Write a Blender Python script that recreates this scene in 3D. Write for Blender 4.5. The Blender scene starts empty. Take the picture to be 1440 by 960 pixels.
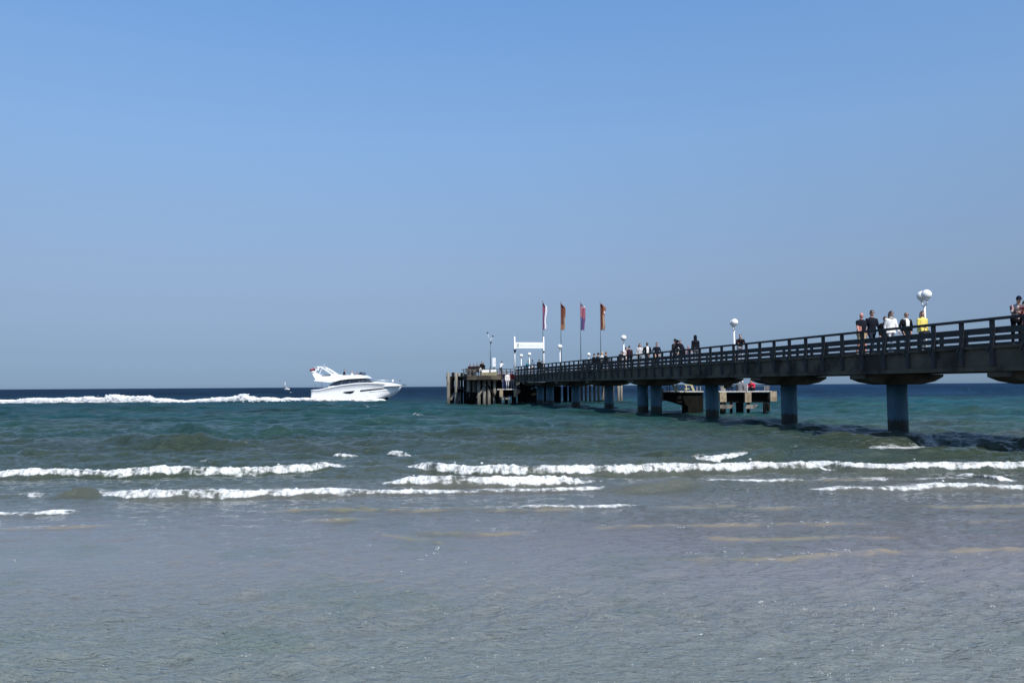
import bpy, bmesh, math, random
import numpy as np
from mathutils import Vector, Matrix

# ---------------------------------------------------------------- camera, sky, sun, exposure
SC = bpy.context.scene
COL = SC.collection
PW, PH, F = 1440.0, 960.0, 1150.0          # photograph size and focal length in its pixels
CAMH = 2.1
PITCH = math.atan(62.7 / F)
ROLL = math.radians(0.37)
cam_data = bpy.data.cameras.new('camera')
cam_data.sensor_width = 36.0
cam_data.lens = 36.0 * F / PW
cam_data.clip_start = 0.1
cam_data.clip_end = 90000.0
cam = bpy.data.objects.new('camera', cam_data)
COL.objects.link(cam)
RM = Matrix.Rotation(math.pi / 2 + PITCH, 3, 'X') @ Matrix.Rotation(-ROLL, 3, 'Z')
cam.location = (0, 0, CAMH)
cam.rotation_euler = RM.to_euler()
SC.camera = cam

SUN_AZ = Vector((0.42, -0.907))
SUN_EL = math.radians(50)
world = bpy.data.worlds.new('World')
SC.world = world
world.use_nodes = True
wn, wl = world.node_tree.nodes, world.node_tree.links
for n in list(wn): wn.remove(n)
w_out = wn.new('ShaderNodeOutputWorld')
w_bg = wn.new('ShaderNodeBackground')
w_sky = wn.new('ShaderNodeTexSky')
w_sky.sky_type = 'NISHITA'
w_sky.sun_disc = False
w_sky.sun_elevation = SUN_EL
w_sky.sun_rotation = math.atan2(SUN_AZ.x, SUN_AZ.y)
w_sky.altitude = 0
w_sky.air_density = 1.0
w_sky.dust_density = 0.6
w_sky.ozone_density = 2.5
# summer haze low over the sea: the sky itself dims and greys towards the horizon
w_tc = wn.new('ShaderNodeTexCoord')
w_sep = wn.new('ShaderNodeSeparateXYZ')
w_ramp = wn.new('ShaderNodeValToRGB')
w_mix = wn.new('ShaderNodeMix'); w_mix.data_type = 'RGBA'; w_mix.blend_type = 'MULTIPLY'
w_mix.inputs[0].default_value = 1.0
SKY_TINT = [(0.0041, (0.45, 0.655, 1.16)), (0.0154, (0.408, 0.59, 1.05)), (0.0371, (0.418, 0.538, 0.879)), (0.0631, (0.509, 0.588, 0.838)), (0.0978, (0.658, 0.674, 0.85)), (0.1407, (0.855, 0.837, 0.939)), (0.2082, (1.096, 1.107, 1.168)), (0.2891, (1.344, 1.447, 1.514)), (0.365, (1.412, 1.646, 1.781)), (0.4322, (1.416, 1.758, 1.965)), (0.7, (1.25, 1.5, 1.7)), (1.0, (1.0, 1.2, 1.4))]
cr = w_ramp.color_ramp
while len(cr.elements) < len(SKY_TINT): cr.elements.new(0.5)
for e, (p, c) in zip(cr.elements, SKY_TINT):
    e.position = p; e.color = (c[0], c[1], c[2], 1)
wl.new(w_tc.outputs['Generated'], w_sep.inputs[0])
wl.new(w_sep.outputs['Z'], w_ramp.inputs[0])
wl.new(w_sky.outputs[0], w_mix.inputs[6])
wl.new(w_ramp.outputs[0], w_mix.inputs[7])
wl.new(w_mix.outputs[2], w_bg.inputs['Color'])
w_bg.inputs['Strength'].default_value = 0.10
wl.new(w_bg.outputs[0], w_out.inputs['Surface'])

sun_data = bpy.data.lights.new('sun', 'SUN')
sun_data.energy = 4.8
sun_data.angle = math.radians(0.53)
sun_data.color = (1.0, 0.95, 0.88)
sun = bpy.data.objects.new('sun', sun_data)
COL.objects.link(sun)
SDIR = Vector((SUN_AZ.x * math.cos(SUN_EL), SUN_AZ.y * math.cos(SUN_EL), math.sin(SUN_EL))).normalized()
sun.rotation_euler = SDIR.to_track_quat('Z', 'Y').to_euler()
sun.location = (20, -40, 60)

SC.view_settings.view_transform = 'Standard'
SC.view_settings.look = 'None'
SC.view_settings.gamma = 1.0
SC.view_settings.exposure = 0.0
SC.render.engine = 'CYCLES'

# ---------------------------------------------------------------- pixel helpers (photograph pixels -> world)
def ray(px, py):
    return RM @ Vector(((px - PW / 2) / F, -(py - PH / 2) / F, -1.0))
def P(px, py, Y):
    """world point seen at photo pixel (px, py) at depth Y"""
    d = ray(px, py)
    return Vector((0, 0, CAMH)) + d * (Y / d.y)
def W(px, py, z=0.0):
    """world point on the horizontal plane z"""
    d = ray(px, py)
    t = (z - CAMH) / d.z
    return Vector((0, 0, CAMH)) + d * t

# ---------------------------------------------------------------- tags
def tag(o, label=None, cat=None, group=None, kind=None):
    if label: o['label'] = label
    if cat: o['category'] = cat
    if group: o['group'] = group
    if kind: o['kind'] = kind
    return o
def empty(name, loc=(0, 0, 0), rz=0.0, parent=None):
    o = bpy.data.objects.new(name, None)
    o.empty_display_size = 0.3
    COL.objects.link(o)
    o.location = loc; o.rotation_euler = (0, 0, rz)
    if parent: o.parent = parent
    return o

# ---------------------------------------------------------------- materials
MATS = {}
def mat(name, col, rough=0.6, metal=0.0, var=0.12, scale=3.0, bump=0.0, bscale=30.0, stretch=(1, 1, 1), spec=0.5,
        dark=None, darkamt=0.0, dscale=1.5):
    """principled material with procedural colour variation, stains and bump"""
    if name in MATS: return MATS[name]
    m = bpy.data.materials.new(name); m.use_nodes = True
    nt = m.node_tree; n, l = nt.nodes, nt.links
    b = n['Principled BSDF']
    b.inputs['Roughness'].default_value = rough
    b.inputs['Metallic'].default_value = metal
    b.inputs['Specular IOR Level'].default_value = spec
    tc = n.new('ShaderNodeTexCoord'); mp = n.new('ShaderNodeMapping')
    mp.inputs['Scale'].default_value = stretch
    l.new(tc.outputs['Object'], mp.inputs[0])
    no = n.new('ShaderNodeTexNoise'); no.inputs['Scale'].default_value = scale
    no.inputs['Detail'].default_value = 5; no.inputs['Roughness'].default_value = 0.6
    l.new(mp.outputs[0], no.inputs['Vector'])
    mr = n.new('ShaderNodeMapRange')
    mr.inputs[1].default_value = 0.3; mr.inputs[2].default_value = 0.7
    mr.inputs[3].default_value = 1 - var; mr.inputs[4].default_value = 1 + var
    l.new(no.outputs[0], mr.inputs[0])
    mx = n.new('ShaderNodeVectorMath'); mx.operation = 'SCALE'
    mx.inputs[0].default_value = col
    l.new(mr.outputs[0], mx.inputs['Scale'])
    out = mx.outputs[0]
    if dark is not None:
        n2 = n.new('ShaderNodeTexNoise'); n2.inputs['Scale'].default_value = dscale
        n2.inputs['Detail'].default_value = 6
        l.new(mp.outputs[0], n2.inputs['Vector'])
        m2 = n.new('ShaderNodeMapRange')
        m2.inputs[1].default_value = 0.5; m2.inputs[2].default_value = 0.62
        m2.inputs[4].default_value = darkamt
        l.new(n2.outputs[0], m2.inputs[0])
        mm = n.new('ShaderNodeMix'); mm.data_type = 'RGBA'
        mm.inputs[7].default_value = (*dark, 1)
        l.new(m2.outputs[0], mm.inputs[0]); l.new(out, mm.inputs[6])
        out = mm.outputs[2]
    l.new(out, b.inputs['Base Color'])
    if bump > 0:
        nb = n.new('ShaderNodeTexNoise'); nb.inputs['Scale'].default_value = bscale
        nb.inputs['Detail'].default_value = 4
        l.new(mp.outputs[0], nb.inputs['Vector'])
        bp = n.new('ShaderNodeBump'); bp.inputs['Strength'].default_value = bump
        bp.inputs['Distance'].default_value = 0.02
        l.new(nb.outputs[0], bp.inputs['Height']); l.new(bp.outputs[0], b.inputs['Normal'])
    MATS[name] = m
    return m

# ---------------------------------------------------------------- mesh collector
class MB:
    def __init__(s): s.v = []; s.f = []; s.mi = []; s.sm = []
    def _add(s, vs, fs, mi=0, sm=False):
        o = len(s.v); s.v += [tuple(v) for v in vs]
        for f in fs: s.f.append([i + o for i in f]); s.mi.append(mi); s.sm.append(sm)
    def box(s, c, d, rz=0.0, M=None, mi=0, bev=0.0):
        hx, hy, hz = d[0] / 2, d[1] / 2, d[2] / 2
        R = Matrix.Rotation(rz, 3, 'Z') if M is None else M
        c = Vector(c)
        if bev <= 0:
            vs = [c + R @ Vector((x * hx, y * hy, z * hz)) for x in (-1, 1) for y in (-1, 1) for z in (-1, 1)]
            fs = [(0, 1, 3, 2), (4, 6, 7, 5), (0, 4, 5, 1), (2, 3, 7, 6), (0, 2, 6, 4), (1, 5, 7, 3)]
            s._add(vs, fs, mi)
        else:
            bm = bmesh.new(); bmesh.ops.create_cube(bm, size=1)
            for v in bm.verts: v.co = Vector((v.co.x * d[0], v.co.y * d[1], v.co.z * d[2]))
            bmesh.ops.bevel(bm, geom=bm.edges[:], offset=bev, segments=2, affect='EDGES')
            bm.verts.index_update()
            s._add([c + R @ v.co for v in bm.verts], [[v.index for v in f.verts] for f in bm.faces], mi)
            bm.free()
        return s
    def bar(s, a, b, w, h, mi=0, up=(0, 0, 1)):
        """rectangular bar from a to b"""
        a, b = Vector(a), Vector(b); d = b - a; L = d.length; y = d / L
        up = Vector(up)
        x = y.cross(up)
        if x.length < 1e-4: x = y.cross(Vector((1, 0, 0)))
        x.normalize(); z = x.cross(y)
        return s.box((a + b) / 2, (w, L, h), M=Matrix((x, y, z)).transposed(), mi=mi)
    def tube(s, pts, rs, n=10, mi=0, cap=True, sm=True):
        pts = [Vector(p) for p in pts]
        if not hasattr(rs, '__len__'): rs = [rs] * len(pts)
        vs = []; fs = []
        up = Vector((0.0123, 0.9, 0.31)).normalized()
        for i, p in enumerate(pts):
            t = (pts[min(i + 1, len(pts) - 1)] - pts[max(i - 1, 0)]).normalized()
            x = t.cross(up)
            if x.length < 0.05: x = t.cross(Vector((1, 0, 0)))
            x.normalize(); y = t.cross(x)
            for k in range(n):
                a = 2 * math.pi * k / n
                vs.append(p + (x * math.cos(a) + y * math.sin(a)) * rs[i])
        for i in range(len(pts) - 1):
            for k in range(n):
                fs.append((i * n + k, i * n + (k + 1) % n, (i + 1) * n + (k + 1) % n, (i + 1) * n + k))
        s._add(vs, fs, mi, sm)
        if cap:
            o = len(s.v) - len(vs)
            s.f.append([o + k for k in range(n)][::-1]); s.mi.append(mi); s.sm.append(False)
            s.f.append([o + (len(pts) - 1) * n + k for k in range(n)]); s.mi.append(mi); s.sm.append(False)
        return s
    def ball(s, c, r, n=14, m=10, mi=0, M=None):
        c = Vector(c)
        if not hasattr(r, '__len__'): r = (r, r, r)
        vs = [Vector((0, 0, r[2]))]; fs = []
        for i in range(1, m):
            th = math.pi * i / m
            for k in range(n):
                a = 2 * math.pi * k / n
                vs.append(Vector((r[0] * math.sin(th) * math.cos(a), r[1] * math.sin(th) * math.sin(a), r[2] * math.cos(th))))
        vs.append(Vector((0, 0, -r[2])))
        for k in range(n): fs.append((0, 1 + k, 1 + (k + 1) % n))
        for i in range(m - 2):
            for k in range(n):
                a = 1 + i * n + k; b = 1 + i * n + (k + 1) % n
                fs.append((a, a + n, b + n, b))
        e = len(vs) - 1; q = 1 + (m - 2) * n
        for k in range(n): fs.append((e, q + (k + 1) % n, q + k))
        if M is not None: vs = [M @ v for v in vs]
        s._add([c + v for v in vs], fs, mi, True)
        return s
    def rings(s, rings, mi=0, sm=True, cap=True, close=True):
        """loft through rings of equal point count"""
        n = len(rings[0]); vs = [p for r in rings for p in r]; fs = []
        for i in range(len(rings) - 1):
            for k in range(n if close else n - 1):
                fs.append((i * n + k, i * n + (k + 1) % n, (i + 1) * n + (k + 1) % n, (i + 1) * n + k))
        if cap:
            fs.append(list(range(n))[::-1]); fs.append([(len(rings) - 1) * n + k for k in range(n)])
        s._add(vs, fs, mi, sm)
        return s
    def build(s, name, mats, parent=None, loc=None, bevel=0.0):
        me = bpy.data.meshes.new(name)
        me.from_pydata(s.v, [], s.f)
        if not hasattr(mats, '__len__'): mats = [mats]
        for m in mats: me.materials.append(m)
        me.polygons.foreach_set('material_index', s.mi)
        me.polygons.foreach_set('use_smooth', s.sm)
        bm = bmesh.new(); bm.from_mesh(me)
        bmesh.ops.recalc_face_normals(bm, faces=bm.faces[:])
        bm.to_mesh(me); bm.free()
        me.update()
        o = bpy.data.objects.new(name, me)
        COL.objects.link(o)
        if parent: o.parent = parent
        if loc is not None: o.location = loc
        return o
def copy_tree(o, parent=None):
    c = o.copy(); COL.objects.link(c); c.parent = parent
    for ch in list(o.children): copy_tree(ch, c)
    return c
# ================================================================ THE SEA
rng = np.random.default_rng(7)
def vnoise(x, y, seed=0):
    xi = np.floor(x).astype(np.int64); yi = np.floor(y).astype(np.int64)
    fx = x - xi; fy = y - yi
    fx = fx * fx * (3 - 2 * fx); fy = fy * fy * (3 - 2 * fy)
    def h(a, b):
        n = (a * 374761393 + b * 668265263 + seed * 144665) & 0x7fffffff
        n = ((n ^ (n >> 13)) * 1274126177) & 0x7fffffff
        return ((n ^ (n >> 16)) & 0xffff) / 65535.0
    return (h(xi, yi) * (1 - fx) + h(xi + 1, yi) * fx) * (1 - fy) + (h(xi, yi + 1) * (1 - fx) + h(xi + 1, yi + 1) * fx) * fy
def fbm(x, y, oct=3, seed=0):
    s = 0; a = 0.5; t = 0
    for i in range(oct):
        s = s + a * vnoise(x, y, seed + i * 17); t += a; a *= 0.5; x = x * 2.03 + 5.1; y = y * 2.03 + 1.7
    return s / t
def sstep(a, b, x):
    t = np.clip((x - a) / (b - a), 0, 1); return t * t * (3 - 2 * t)

# photo pixel polylines of every breaking crest: (points, height m, foam 0..1, front width, back width, lace)
BREAK = [
 ([(-60,671),(0,670),(50,671),(127,668),(233,668),(333,667),(417,662),(497,657)], .17, 1.0, .16, .55, .5),
 ([(140,694),(165,697),(233,699),(333,698),(433,696),(480,694),(530,690)], .14, 1.0, .15, .5, .4),
 ([(-60,697),(0,697),(33,695),(80,697)], .07, .75, .10, .35, .25),
 ([(70,698),(110,696),(150,697)], .14, 0.0, .14, .5, 0),
 ([(-60,724),(0,723),(50,723),(117,720),(135,716)], .05, .85, .09, .3, .2),
 ([(0,743),(77,743),(150,740)], .025, .45, .06, .25, .1),
 ([(565,657),(613,662),(713,665),(763,665),(847,665),(960,663),(1027,662),(1120,660),(1175,659)], .17, 1.0, .16, .55, .5),
 ([(1105,654),(1150,657),(1193,660),(1250,662),(1310,659),(1440,658),(1520,657)], .17, 1.0, .16, .55, .7),
 ([(528,679),(560,681),(613,682),(680,682),(747,681),(800,681),(843,677)], .15, 1.0, .15, .45, .4),
 ([(470,696),(530,693),(580,693),(630,693),(700,691),(780,691),(847,687),(856,684)], .06, .85, .09, .3, .3),
 ([(985,676),(1040,678),(1090,678),(1135,675)], .05, .75, .08, .35, .4),
 ([(1132,687),(1160,688),(1260,689),(1327,687),(1440,688),(1520,687)], .09, .95, .11, .4, .5),
 ([(1200,678),(1260,676),(1320,677),(1375,674)], .05, .65, .08, .4, .5),
 ([(1345,668),(1370,670),(1400,675),(1425,675)], .10, .95, .13, .5, .4),
 ([(1130,678),(1180,677),(1240,678)], .03, .5, .08, .4, .4),
 ([(715,713),(760,715),(813,714),(860,712),(900,709)], .045, .8, .08, .3, .2),
 ([(480,716),(560,718),(640,718),(720,719),(830,718)], .03, .32, .07, .3, .1),
 ([(420,732),(460,734),(520,731)], .03, .5, .06, .25, .1),
 ([(380,720),(450,717),(540,716)], .035, .25, .08, .3, .1),
 ([(950,644),(975,648),(1003,649),(1030,647),(1058,642)], .15, 1.0, .15, .55, .2),
 ([(880,643),(930,645),(975,646)], .19, .30, .16, .6, 0),
 ([(1040,646),(1085,646),(1120,642)], .18, 0, .2, .7, 0),
 ([(538,636),(560,639),(580,640),(597,636)], .15, .95, .15, .5, .1),
 ([(592,636),(640,640),(690,640),(745,635)], .20, 0.0, .2, .8, 0),
 ([(835,688),(900,687),(1010,682)], .17, 0.0, .16, .6, 0),
 ([(1215,625),(1250,627),(1290,627),(1325,622)], .05, .55, .2, .7, .8),
 ([(1400,632),(1440,634),(1500,633)], .14, .7, .15, .6, .3),
 ([(1330,628),(1400,632),(1500,630)], .12, 0.0, .2, .8, 0),
 ([(265,652),(300,655),(345,653)], .10, .45, .14, .6, .2),
 ([(460,639),(485,641),(510,639)], .09, .7, .12, .5, .1),
 ([(955,738),(1000,740),(1070,739),(1160,737),(1240,734)], .028, .22, .06, .25, .1),
 ([(965,752),(1020,757),(1100,757),(1265,754)], .022, .10, .06, .25, .05),
 ([(940,783),(1000,787),(1060,788),(1120,785),(1165,780),(1300,777),(1440,774),(1520,773)], .030, .34, .055, .22, .08),
 ([(1340,734),(1380,735),(1425,732)], .022, .3, .05, .2, .05),
 ([(840,742),(880,743),(965,740)], .026, .25, .06, .25, .05),
 ([(560,749),(620,752),(680,751),(745,746)], .025, .15, .06, .25, .05),
 ([(520,740),(535,748),(560,754),(610,758),(625,762)], .014, .15, .06, .2, .02),
 ([(960,710),(1010,713),(1040,709)], .04, .4, .07, .25, .1),
 ([(1040,714),(1090,716),(1140,713)], .04, .45, .07, .25, .1),
 ([(1290,711),(1360,713),(1440,711),(1500,710)], .035, .45, .07, .25, .1),
 ([(930,713),(970,714),(1000,712)], .03, .35, .07, .25, .1),
 ([(300,832),(340,836),(390,830)], .018, 0, .06, .2, 0),
 ([(180,838),(230,841),(260,837)], .014, 0, .06, .2, 0),
 ([(215,904),(245,907),(275,903)], .016, 0, .05, .15, 0),
 ([(500,575),(525,576),(540,575)], .18, .55, .25, .9, 0),
 ([(575,584),(588,585),(600,584)], .18, .6, .25, .9, 0),
 ([(612,583),(625,584),(640,583)], .15, .35, .25, .9, 0),
 ([(405,552.2),(415,552.4),(425,552.2)], .4, .95, 1.0, 2.0, 0),
 ([(30,550.5),(36,550.6),(44,550.5)], .35, .6, 1.0, 2.0, 0),
 ([(80,550),(86,550.1),(92,550)], .35, .5, 1.0, 2.0, 0),
 ([(400,612),(425,615),(450,611)], .16, .25, .25, .9, 0),
 ([(0,609),(40,611),(80,609)], .14, .35, .25, .9, 0),
 ([(230,610),(330,615),(420,610)], .20, 0, .3, 1.0, 0),
 ([(130,624),(230,630),(340,624)], .19, 0, .3, 1.0, 0),
 ([(-40,640),(60,645),(160,640)], .17, 0, .22, .9, 0),
 ([(700,598),(800,602),(900,598)], .14, 0, .3, 1.0, 0),
 ([(1348,548),(1356,548.2),(1364,548)], .4, .6, 1.0, 2.0, 0),
 ([(1228,546.5),(1238,546.7),(1246,546.5)], .45, .6, 1.0, 2.0, 0),
]
def polyline(pts):
    w = [W(x, y) for x, y in pts]
    return np.array([p.x for p in w]), np.array([p.y for p in w])
BRK = [(*polyline(b[0]), *b[1:]) for b in BREAK]

# rows: fine near the shore, coarser out to the horizon
ys = [-60.0, -30.0, -10.0, 0.0, 2.0, 3.2]
y = 3.9
while y < 30000:
    ys.append(y)
    d = 0.022 if y < 12 else (0.032 if y < 26 else 0.032 * (y / 26) ** 2)
    y += max(d, 0.022)
ys.append(60000.0)
ys = np.array(ys)
NX = 1060
s = np.linspace(-1, 1, NX)
core = 0.93
sx = np.where(np.abs(s) < core, s / core, np.sign(s) * (1 + (np.abs(s) - core) / (1 - core) * 3.0 * ((np.abs(s) - core) / (1 - core) + 0.15)))
hw = 0.665 * np.maximum(ys, 0) + 1.3
hw[ys < 3.5] = 5.0
X = hw[:, None] * sx[None, :]
Y = np.repeat(ys[:, None], NX, 1)
dY = np.gradient(ys)[:, None]; dY = np.maximum(dY, 0.02)
sp = np.maximum(dY, hw[:, None] * 2 / NX)
H = np.zeros_like(X)
depthf = sstep(14, 30, Y)            # waves damp out over the shallow sand
# foam continuity is set by the crest list above
# long swell
for k in range(14):
    lam = rng.uniform(3.5, 8.5); a = rng.normal(0, 0.16)
    kx, ky = math.sin(a) * 2 * math.pi / lam, math.cos(a) * 2 * math.pi / lam
    ph = kx * X + ky * Y + rng.uniform(0, 6.28)
    amp = 0.0078 * lam
    H += amp * (np.sin(ph) + 0.18 * np.cos(2 * ph)) * depthf
# chop
for k in range(34):
    lam = math.exp(rng.uniform(math.log(0.55), math.log(3.2))); a = rng.normal(0.1, 0.5)
    kx, ky = math.sin(a) * 2 * math.pi / lam, math.cos(a) * 2 * math.pi / lam
    wgt = sstep(2.2, 4.5, lam / sp) * sstep(12, 30, Y)
    H += 0.0095 * lam * wgt * np.sin(kx * X + ky * Y + rng.uniform(0, 6.28))
# small ripples over the sand flat
near = Y < 40
Xn, Yn, spn = X[near], Y[near], np.broadcast_to(sp, X.shape)[near]
Hn = np.zeros_like(Xn)
patch = 0.35 + 0.9 * fbm(Xn * 0.35, Yn * 0.5, 3, 5)
calm = np.interp(Yn, [4, 7.5, 9.5, 12, 16, 20, 40], [1.0, 1.0, .8, .42, .5, .8, 1.0])
for k in range(46):
    lam = math.exp(rng.uniform(math.log(0.085), math.log(0.75))); a = rng.normal(0.05, 0.55)
    kx, ky = math.sin(a) * 2 * math.pi / lam, math.cos(a) * 2 * math.pi / lam
    wgt = sstep(2.3, 4.2, lam / spn)
    wob = 1.6 * fbm(Xn * 0.9 / lam ** .5, Yn * 0.9 / lam ** .5, 2, 40 + k)
    Hn += 0.0055 * lam ** 0.9 * wgt * np.sin(kx * Xn + ky * Yn + rng.uniform(0, 6.28) + wob * 2)
H[near] += Hn * patch * calm * 1.7
# breaking crests
FO = np.zeros_like(X)
TN = np.zeros_like(X)
HB = np.zeros_like(X)
for bi, (bx, by, A, fo, wf, wb, lace) in enumerate(BRK):
    y0, y1 = by.min() - 1.6 - wb, by.max() + 3 * wb + 3.2
    r0, r1 = np.searchsorted(ys, y0), np.searchsorted(ys, y1)
    if r1 - r0 < 2: continue
    xs_, ys_ = X[r0:r1], Y[r0:r1]
    q = 1 if by.mean() < 60 else 8
    yc = np.interp(xs_, bx, by) + (vnoise(xs_ * 1.1 / q, xs_ * 0 + bi, 3) - .5) * 0.22 * q ** .5 + (vnoise(xs_ * 3.7 / q, xs_ * 0 + bi, 4) - .5) * 0.10
    L = max(bx[-1] - bx[0], 0.1); e = min(0.9 * (A / .15) ** .5 * q, L * .45)
    env = sstep(bx[0], bx[0] + e, xs_) * (1 - sstep(bx[-1] - e, bx[-1], xs_))
    env2 = (sstep(bx[0] - e * .5, bx[0] + e * .8, xs_) * (1 - sstep(bx[-1] - e * .8, bx[-1] + e * .5, xs_))) ** .6
    ampv = 0.7 + 0.55 * vnoise(xs_ * 0.8 / q, xs_ * 0 + bi * 3, 9)
    t = ys_ - yc
    prof = np.where(t < 0, np.exp(-(t / wf) ** 2), np.exp(-(t / wb) ** 2))
    # trough in front
    prof = prof - 0.16 * np.exp(-((t + 2.4 * wf) / (1.6 * wf)) ** 2)
    HB[r0:r1] += A * env * ampv * prof
    if fo > 0:
        toe = wf * (1.05 + 1.3 * (fbm(xs_ * 4.5 / q, ys_ * 3.2 / q, 3, 60 + bi) - .42) * .6 + .7 * (vnoise(xs_ * 1.3 / q, xs_ * 0, 61) - .5))
        front = sstep(-toe - .05 * q, -toe + .05 * q, t)
        back = 1 - sstep(0.05, 0.22 * q ** .5, t - wb * 0.35 * vnoise(xs_ * 4 / q, ys_ * 4 / q, 77))
        body = front * back
        dens = fo * (0.66 + 0.75 * (fbm(xs_ * 1.9 / q, ys_ * 2.6 / q, 3, 31) - .45) + .55 * (fbm(xs_ * 13 / q, ys_ * 5 / q, 2, 33) - .5))
        A = A * (.72 if fo > .6 else 1)
        f1 = body * dens
        f2 = 0.74 * lace * sstep(-toe, 0, t) * (1 - sstep(0.2, 0.2 + 2.2 * wb, t)) * (0.5 + fbm(xs_ * .9, ys_ * .9, 2, 12))
        FO[r0:r1] = np.maximum(FO[r0:r1], env2 * np.maximum(f1, f2))
        if fo < .6 and by.mean() < 20:
            TN[r0:r1] = np.maximum(TN[r0:r1], env2 * np.exp(-((t + .02) / (wf * 1.15)) ** 2) * (.15 + 1.15 * sstep(.30, .55, fbm(xs_ * 3.2, ys_ * 7, 3, 19))))
H *= (1 - 0.75 * sstep(0.2, .8, FO))
H += HB
# churned lumps in the foam
lump = (fbm(X * 9, Y * 9, 3, 21) - .45) * 0.075 + (fbm(X * 26, Y * 26, 2, 23) - .45) * 0.03
H += lump * sstep(.3, .9, FO) * np.clip(HB / .10, .25, 1.2) * (Y < 40)
# horizontal pinching makes crests sharper
H[ys < 3.5] = 0
print('sea rows', len(ys), 'verts', X.size)

# water colour by depth over sand, weed patches and the green belt further out
def lerp3(yv, stops):
    return [np.interp(np.log(np.maximum(yv, 1)), np.log([p[0] for p in stops]), [p[1][c] for p in stops]) for c in range(3)]
SEA = [(1, (.148, .173, .152)), (7, (.156, .180, .170)), (9.5, (.158, .168, .170)), (12.5, (.130, .130, .128)), (15.5, (.095, .100, .082)), (18.5, (.068, .080, .060)),
       (23, (.040, .057, .038)), (30, (.026, .050, .038)), (42, (.014, .046, .038)), (60, (.008, .050, .052)), (85, (.008, .047, .056)),
       (115, (.011, .046, .062)), (135, (.010, .030, .056)), (400, (.010, .027, .056)), (60000, (.013, .033, .064))]
R_, G_, B_ = lerp3(Y + (fbm(X * .12, Y * .25, 2, 88) - .5) * np.minimum(Y * .35, 14), SEA)
pt = sstep(.46, .62, fbm(X * .11, Y * .22, 3, 90)) * sstep(22, 34, Y) * (1 - sstep(90, 140, Y))
R_ = R_ * (1 + .25 * pt); G_ = G_ * (1 - .12 * pt); B_ = B_ * (1 - .28 * pt)
rt = sstep(2, 20, X - Y * .18) * sstep(30, 40, Y)          # brighter turquoise on the right
R_ *= 1 + .2 * rt; G_ *= 1 + .30 * rt; B_ *= 1 + .38 * rt
tn = np.minimum(TN, 1) * .72                                                # sand stirred up in the small crests
R_ = R_ * (1 - tn) + .215 * tn; G_ = G_ * (1 - tn) + .188 * tn; B_ = B_ * (1 - tn) + .13 * tn
lil = sstep(-2, 5, X) * (Y < 13) * sstep(3, 7, Y)
R_ *= 1 + .10 * lil; G_ *= 1 + .05 * lil; B_ *= 1 + .06 * lil
bandn = 1 + (.6 * (fbm(X / (Y * .06 + 1), Y / (Y * .02 + .3), 3, 55) - .5) + .9 * (fbm(X / 1.6, Y / 1.1, 4, 56) - .5) * (1 - sstep(150, 400, Y)) + .5 * (fbm(X / 9, Y / 14, 3, 57) - .5) * sstep(100, 200, Y)) * sstep(22, 50, Y)  # light and dark of the chop put into the water colour as streaks
R_ *= bandn; G_ *= bandn; B_ *= bandn
weed = sstep(.60, .72, fbm(X * .9, Y * 1.3, 3, 91)) * (Y < 16) * .35
R_ *= 1 - weed * .35; G_ *= 1 - weed * .2; B_ *= 1 - weed * .35

nY, nX = X.shape
me = bpy.data.meshes.new('sea')
co = np.stack([X, Y, H], -1).reshape(-1, 3).astype(np.float32)
me.vertices.add(len(co)); me.vertices.foreach_set('co', co.ravel())
idx = np.arange(nY * nX, dtype=np.int32).reshape(nY, nX)
quads = np.stack([idx[:-1, :-1], idx[:-1, 1:], idx[1:, 1:], idx[1:, :-1]], -1).reshape(-1, 4)
me.loops.add(quads.size); me.loops.foreach_set('vertex_index', quads.ravel())
me.polygons.add(len(quads)); me.polygons.foreach_set('loop_start', np.arange(0, quads.size, 4, dtype=np.int32))
me.polygons.foreach_set('use_smooth', np.ones(len(quads), dtype=bool))
me.update()
a = me.attributes.new('foam', 'FLOAT', 'POINT'); a.data.foreach_set('value', FO.ravel().astype(np.float32))
a = me.attributes.new('body', 'FLOAT_COLOR', 'POINT')
a.data.foreach_set('color', np.stack([R_, G_, B_, np.ones_like(R_)], -1).ravel().astype(np.float32))
sea = bpy.data.objects.new('sea', me); COL.objects.link(sea); tag(sea, kind='structure')

m = bpy.data.materials.new('sea_water'); m.use_nodes = True
nt = m.node_tree; n, l = nt.nodes, nt.links
b = n['Principled BSDF']; outn = n['Material Output']
ab = n.new('ShaderNodeAttribute'); ab.attribute_name = 'body'
af = n.new('ShaderNodeAttribute'); af.attribute_name = 'foam'
geo = n.new('ShaderNodeNewGeometry'); sep = n.new('ShaderNodeSeparateXYZ')
l.new(geo.outputs['Position'], sep.inputs[0])
def maprange(src, a0, a1, b0, b1, smooth=False):
    r = n.new('ShaderNodeMapRange')
    r.inputs[1].default_value = a0; r.inputs[2].default_value = a1; r.inputs[3].default_value = b0; r.inputs[4].default_value = b1
    if smooth: r.interpolation_type = 'SMOOTHSTEP'
    l.new(src, r.inputs[0]); return r.outputs[0]
def noise(scale, sxyz, detail=4, rough=.55, dist=0.0):
    mp = n.new('ShaderNodeMapping'); mp.inputs['Scale'].default_value = sxyz
    l.new(geo.outputs['Position'], mp.inputs[0])
    t = n.new('ShaderNodeTexNoise'); t.inputs['Scale'].default_value = scale
    t.inputs['Detail'].default_value = detail; t.inputs['Roughness'].default_value = rough
    t.inputs['Distortion'].default_value = dist
    l.new(mp.outputs[0], t.inputs['Vector']); return t.outputs[0]
def mth(op, a_, b_=None):
    r = n.new('ShaderNodeMath'); r.operation = op
    for i, v in enumerate((a_, b_)):
        if v is None: continue
        if isinstance(v, (int, float)): r.inputs[i].default_value = v
        else: l.new(v, r.inputs[i])
    return r.outputs[0]
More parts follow.
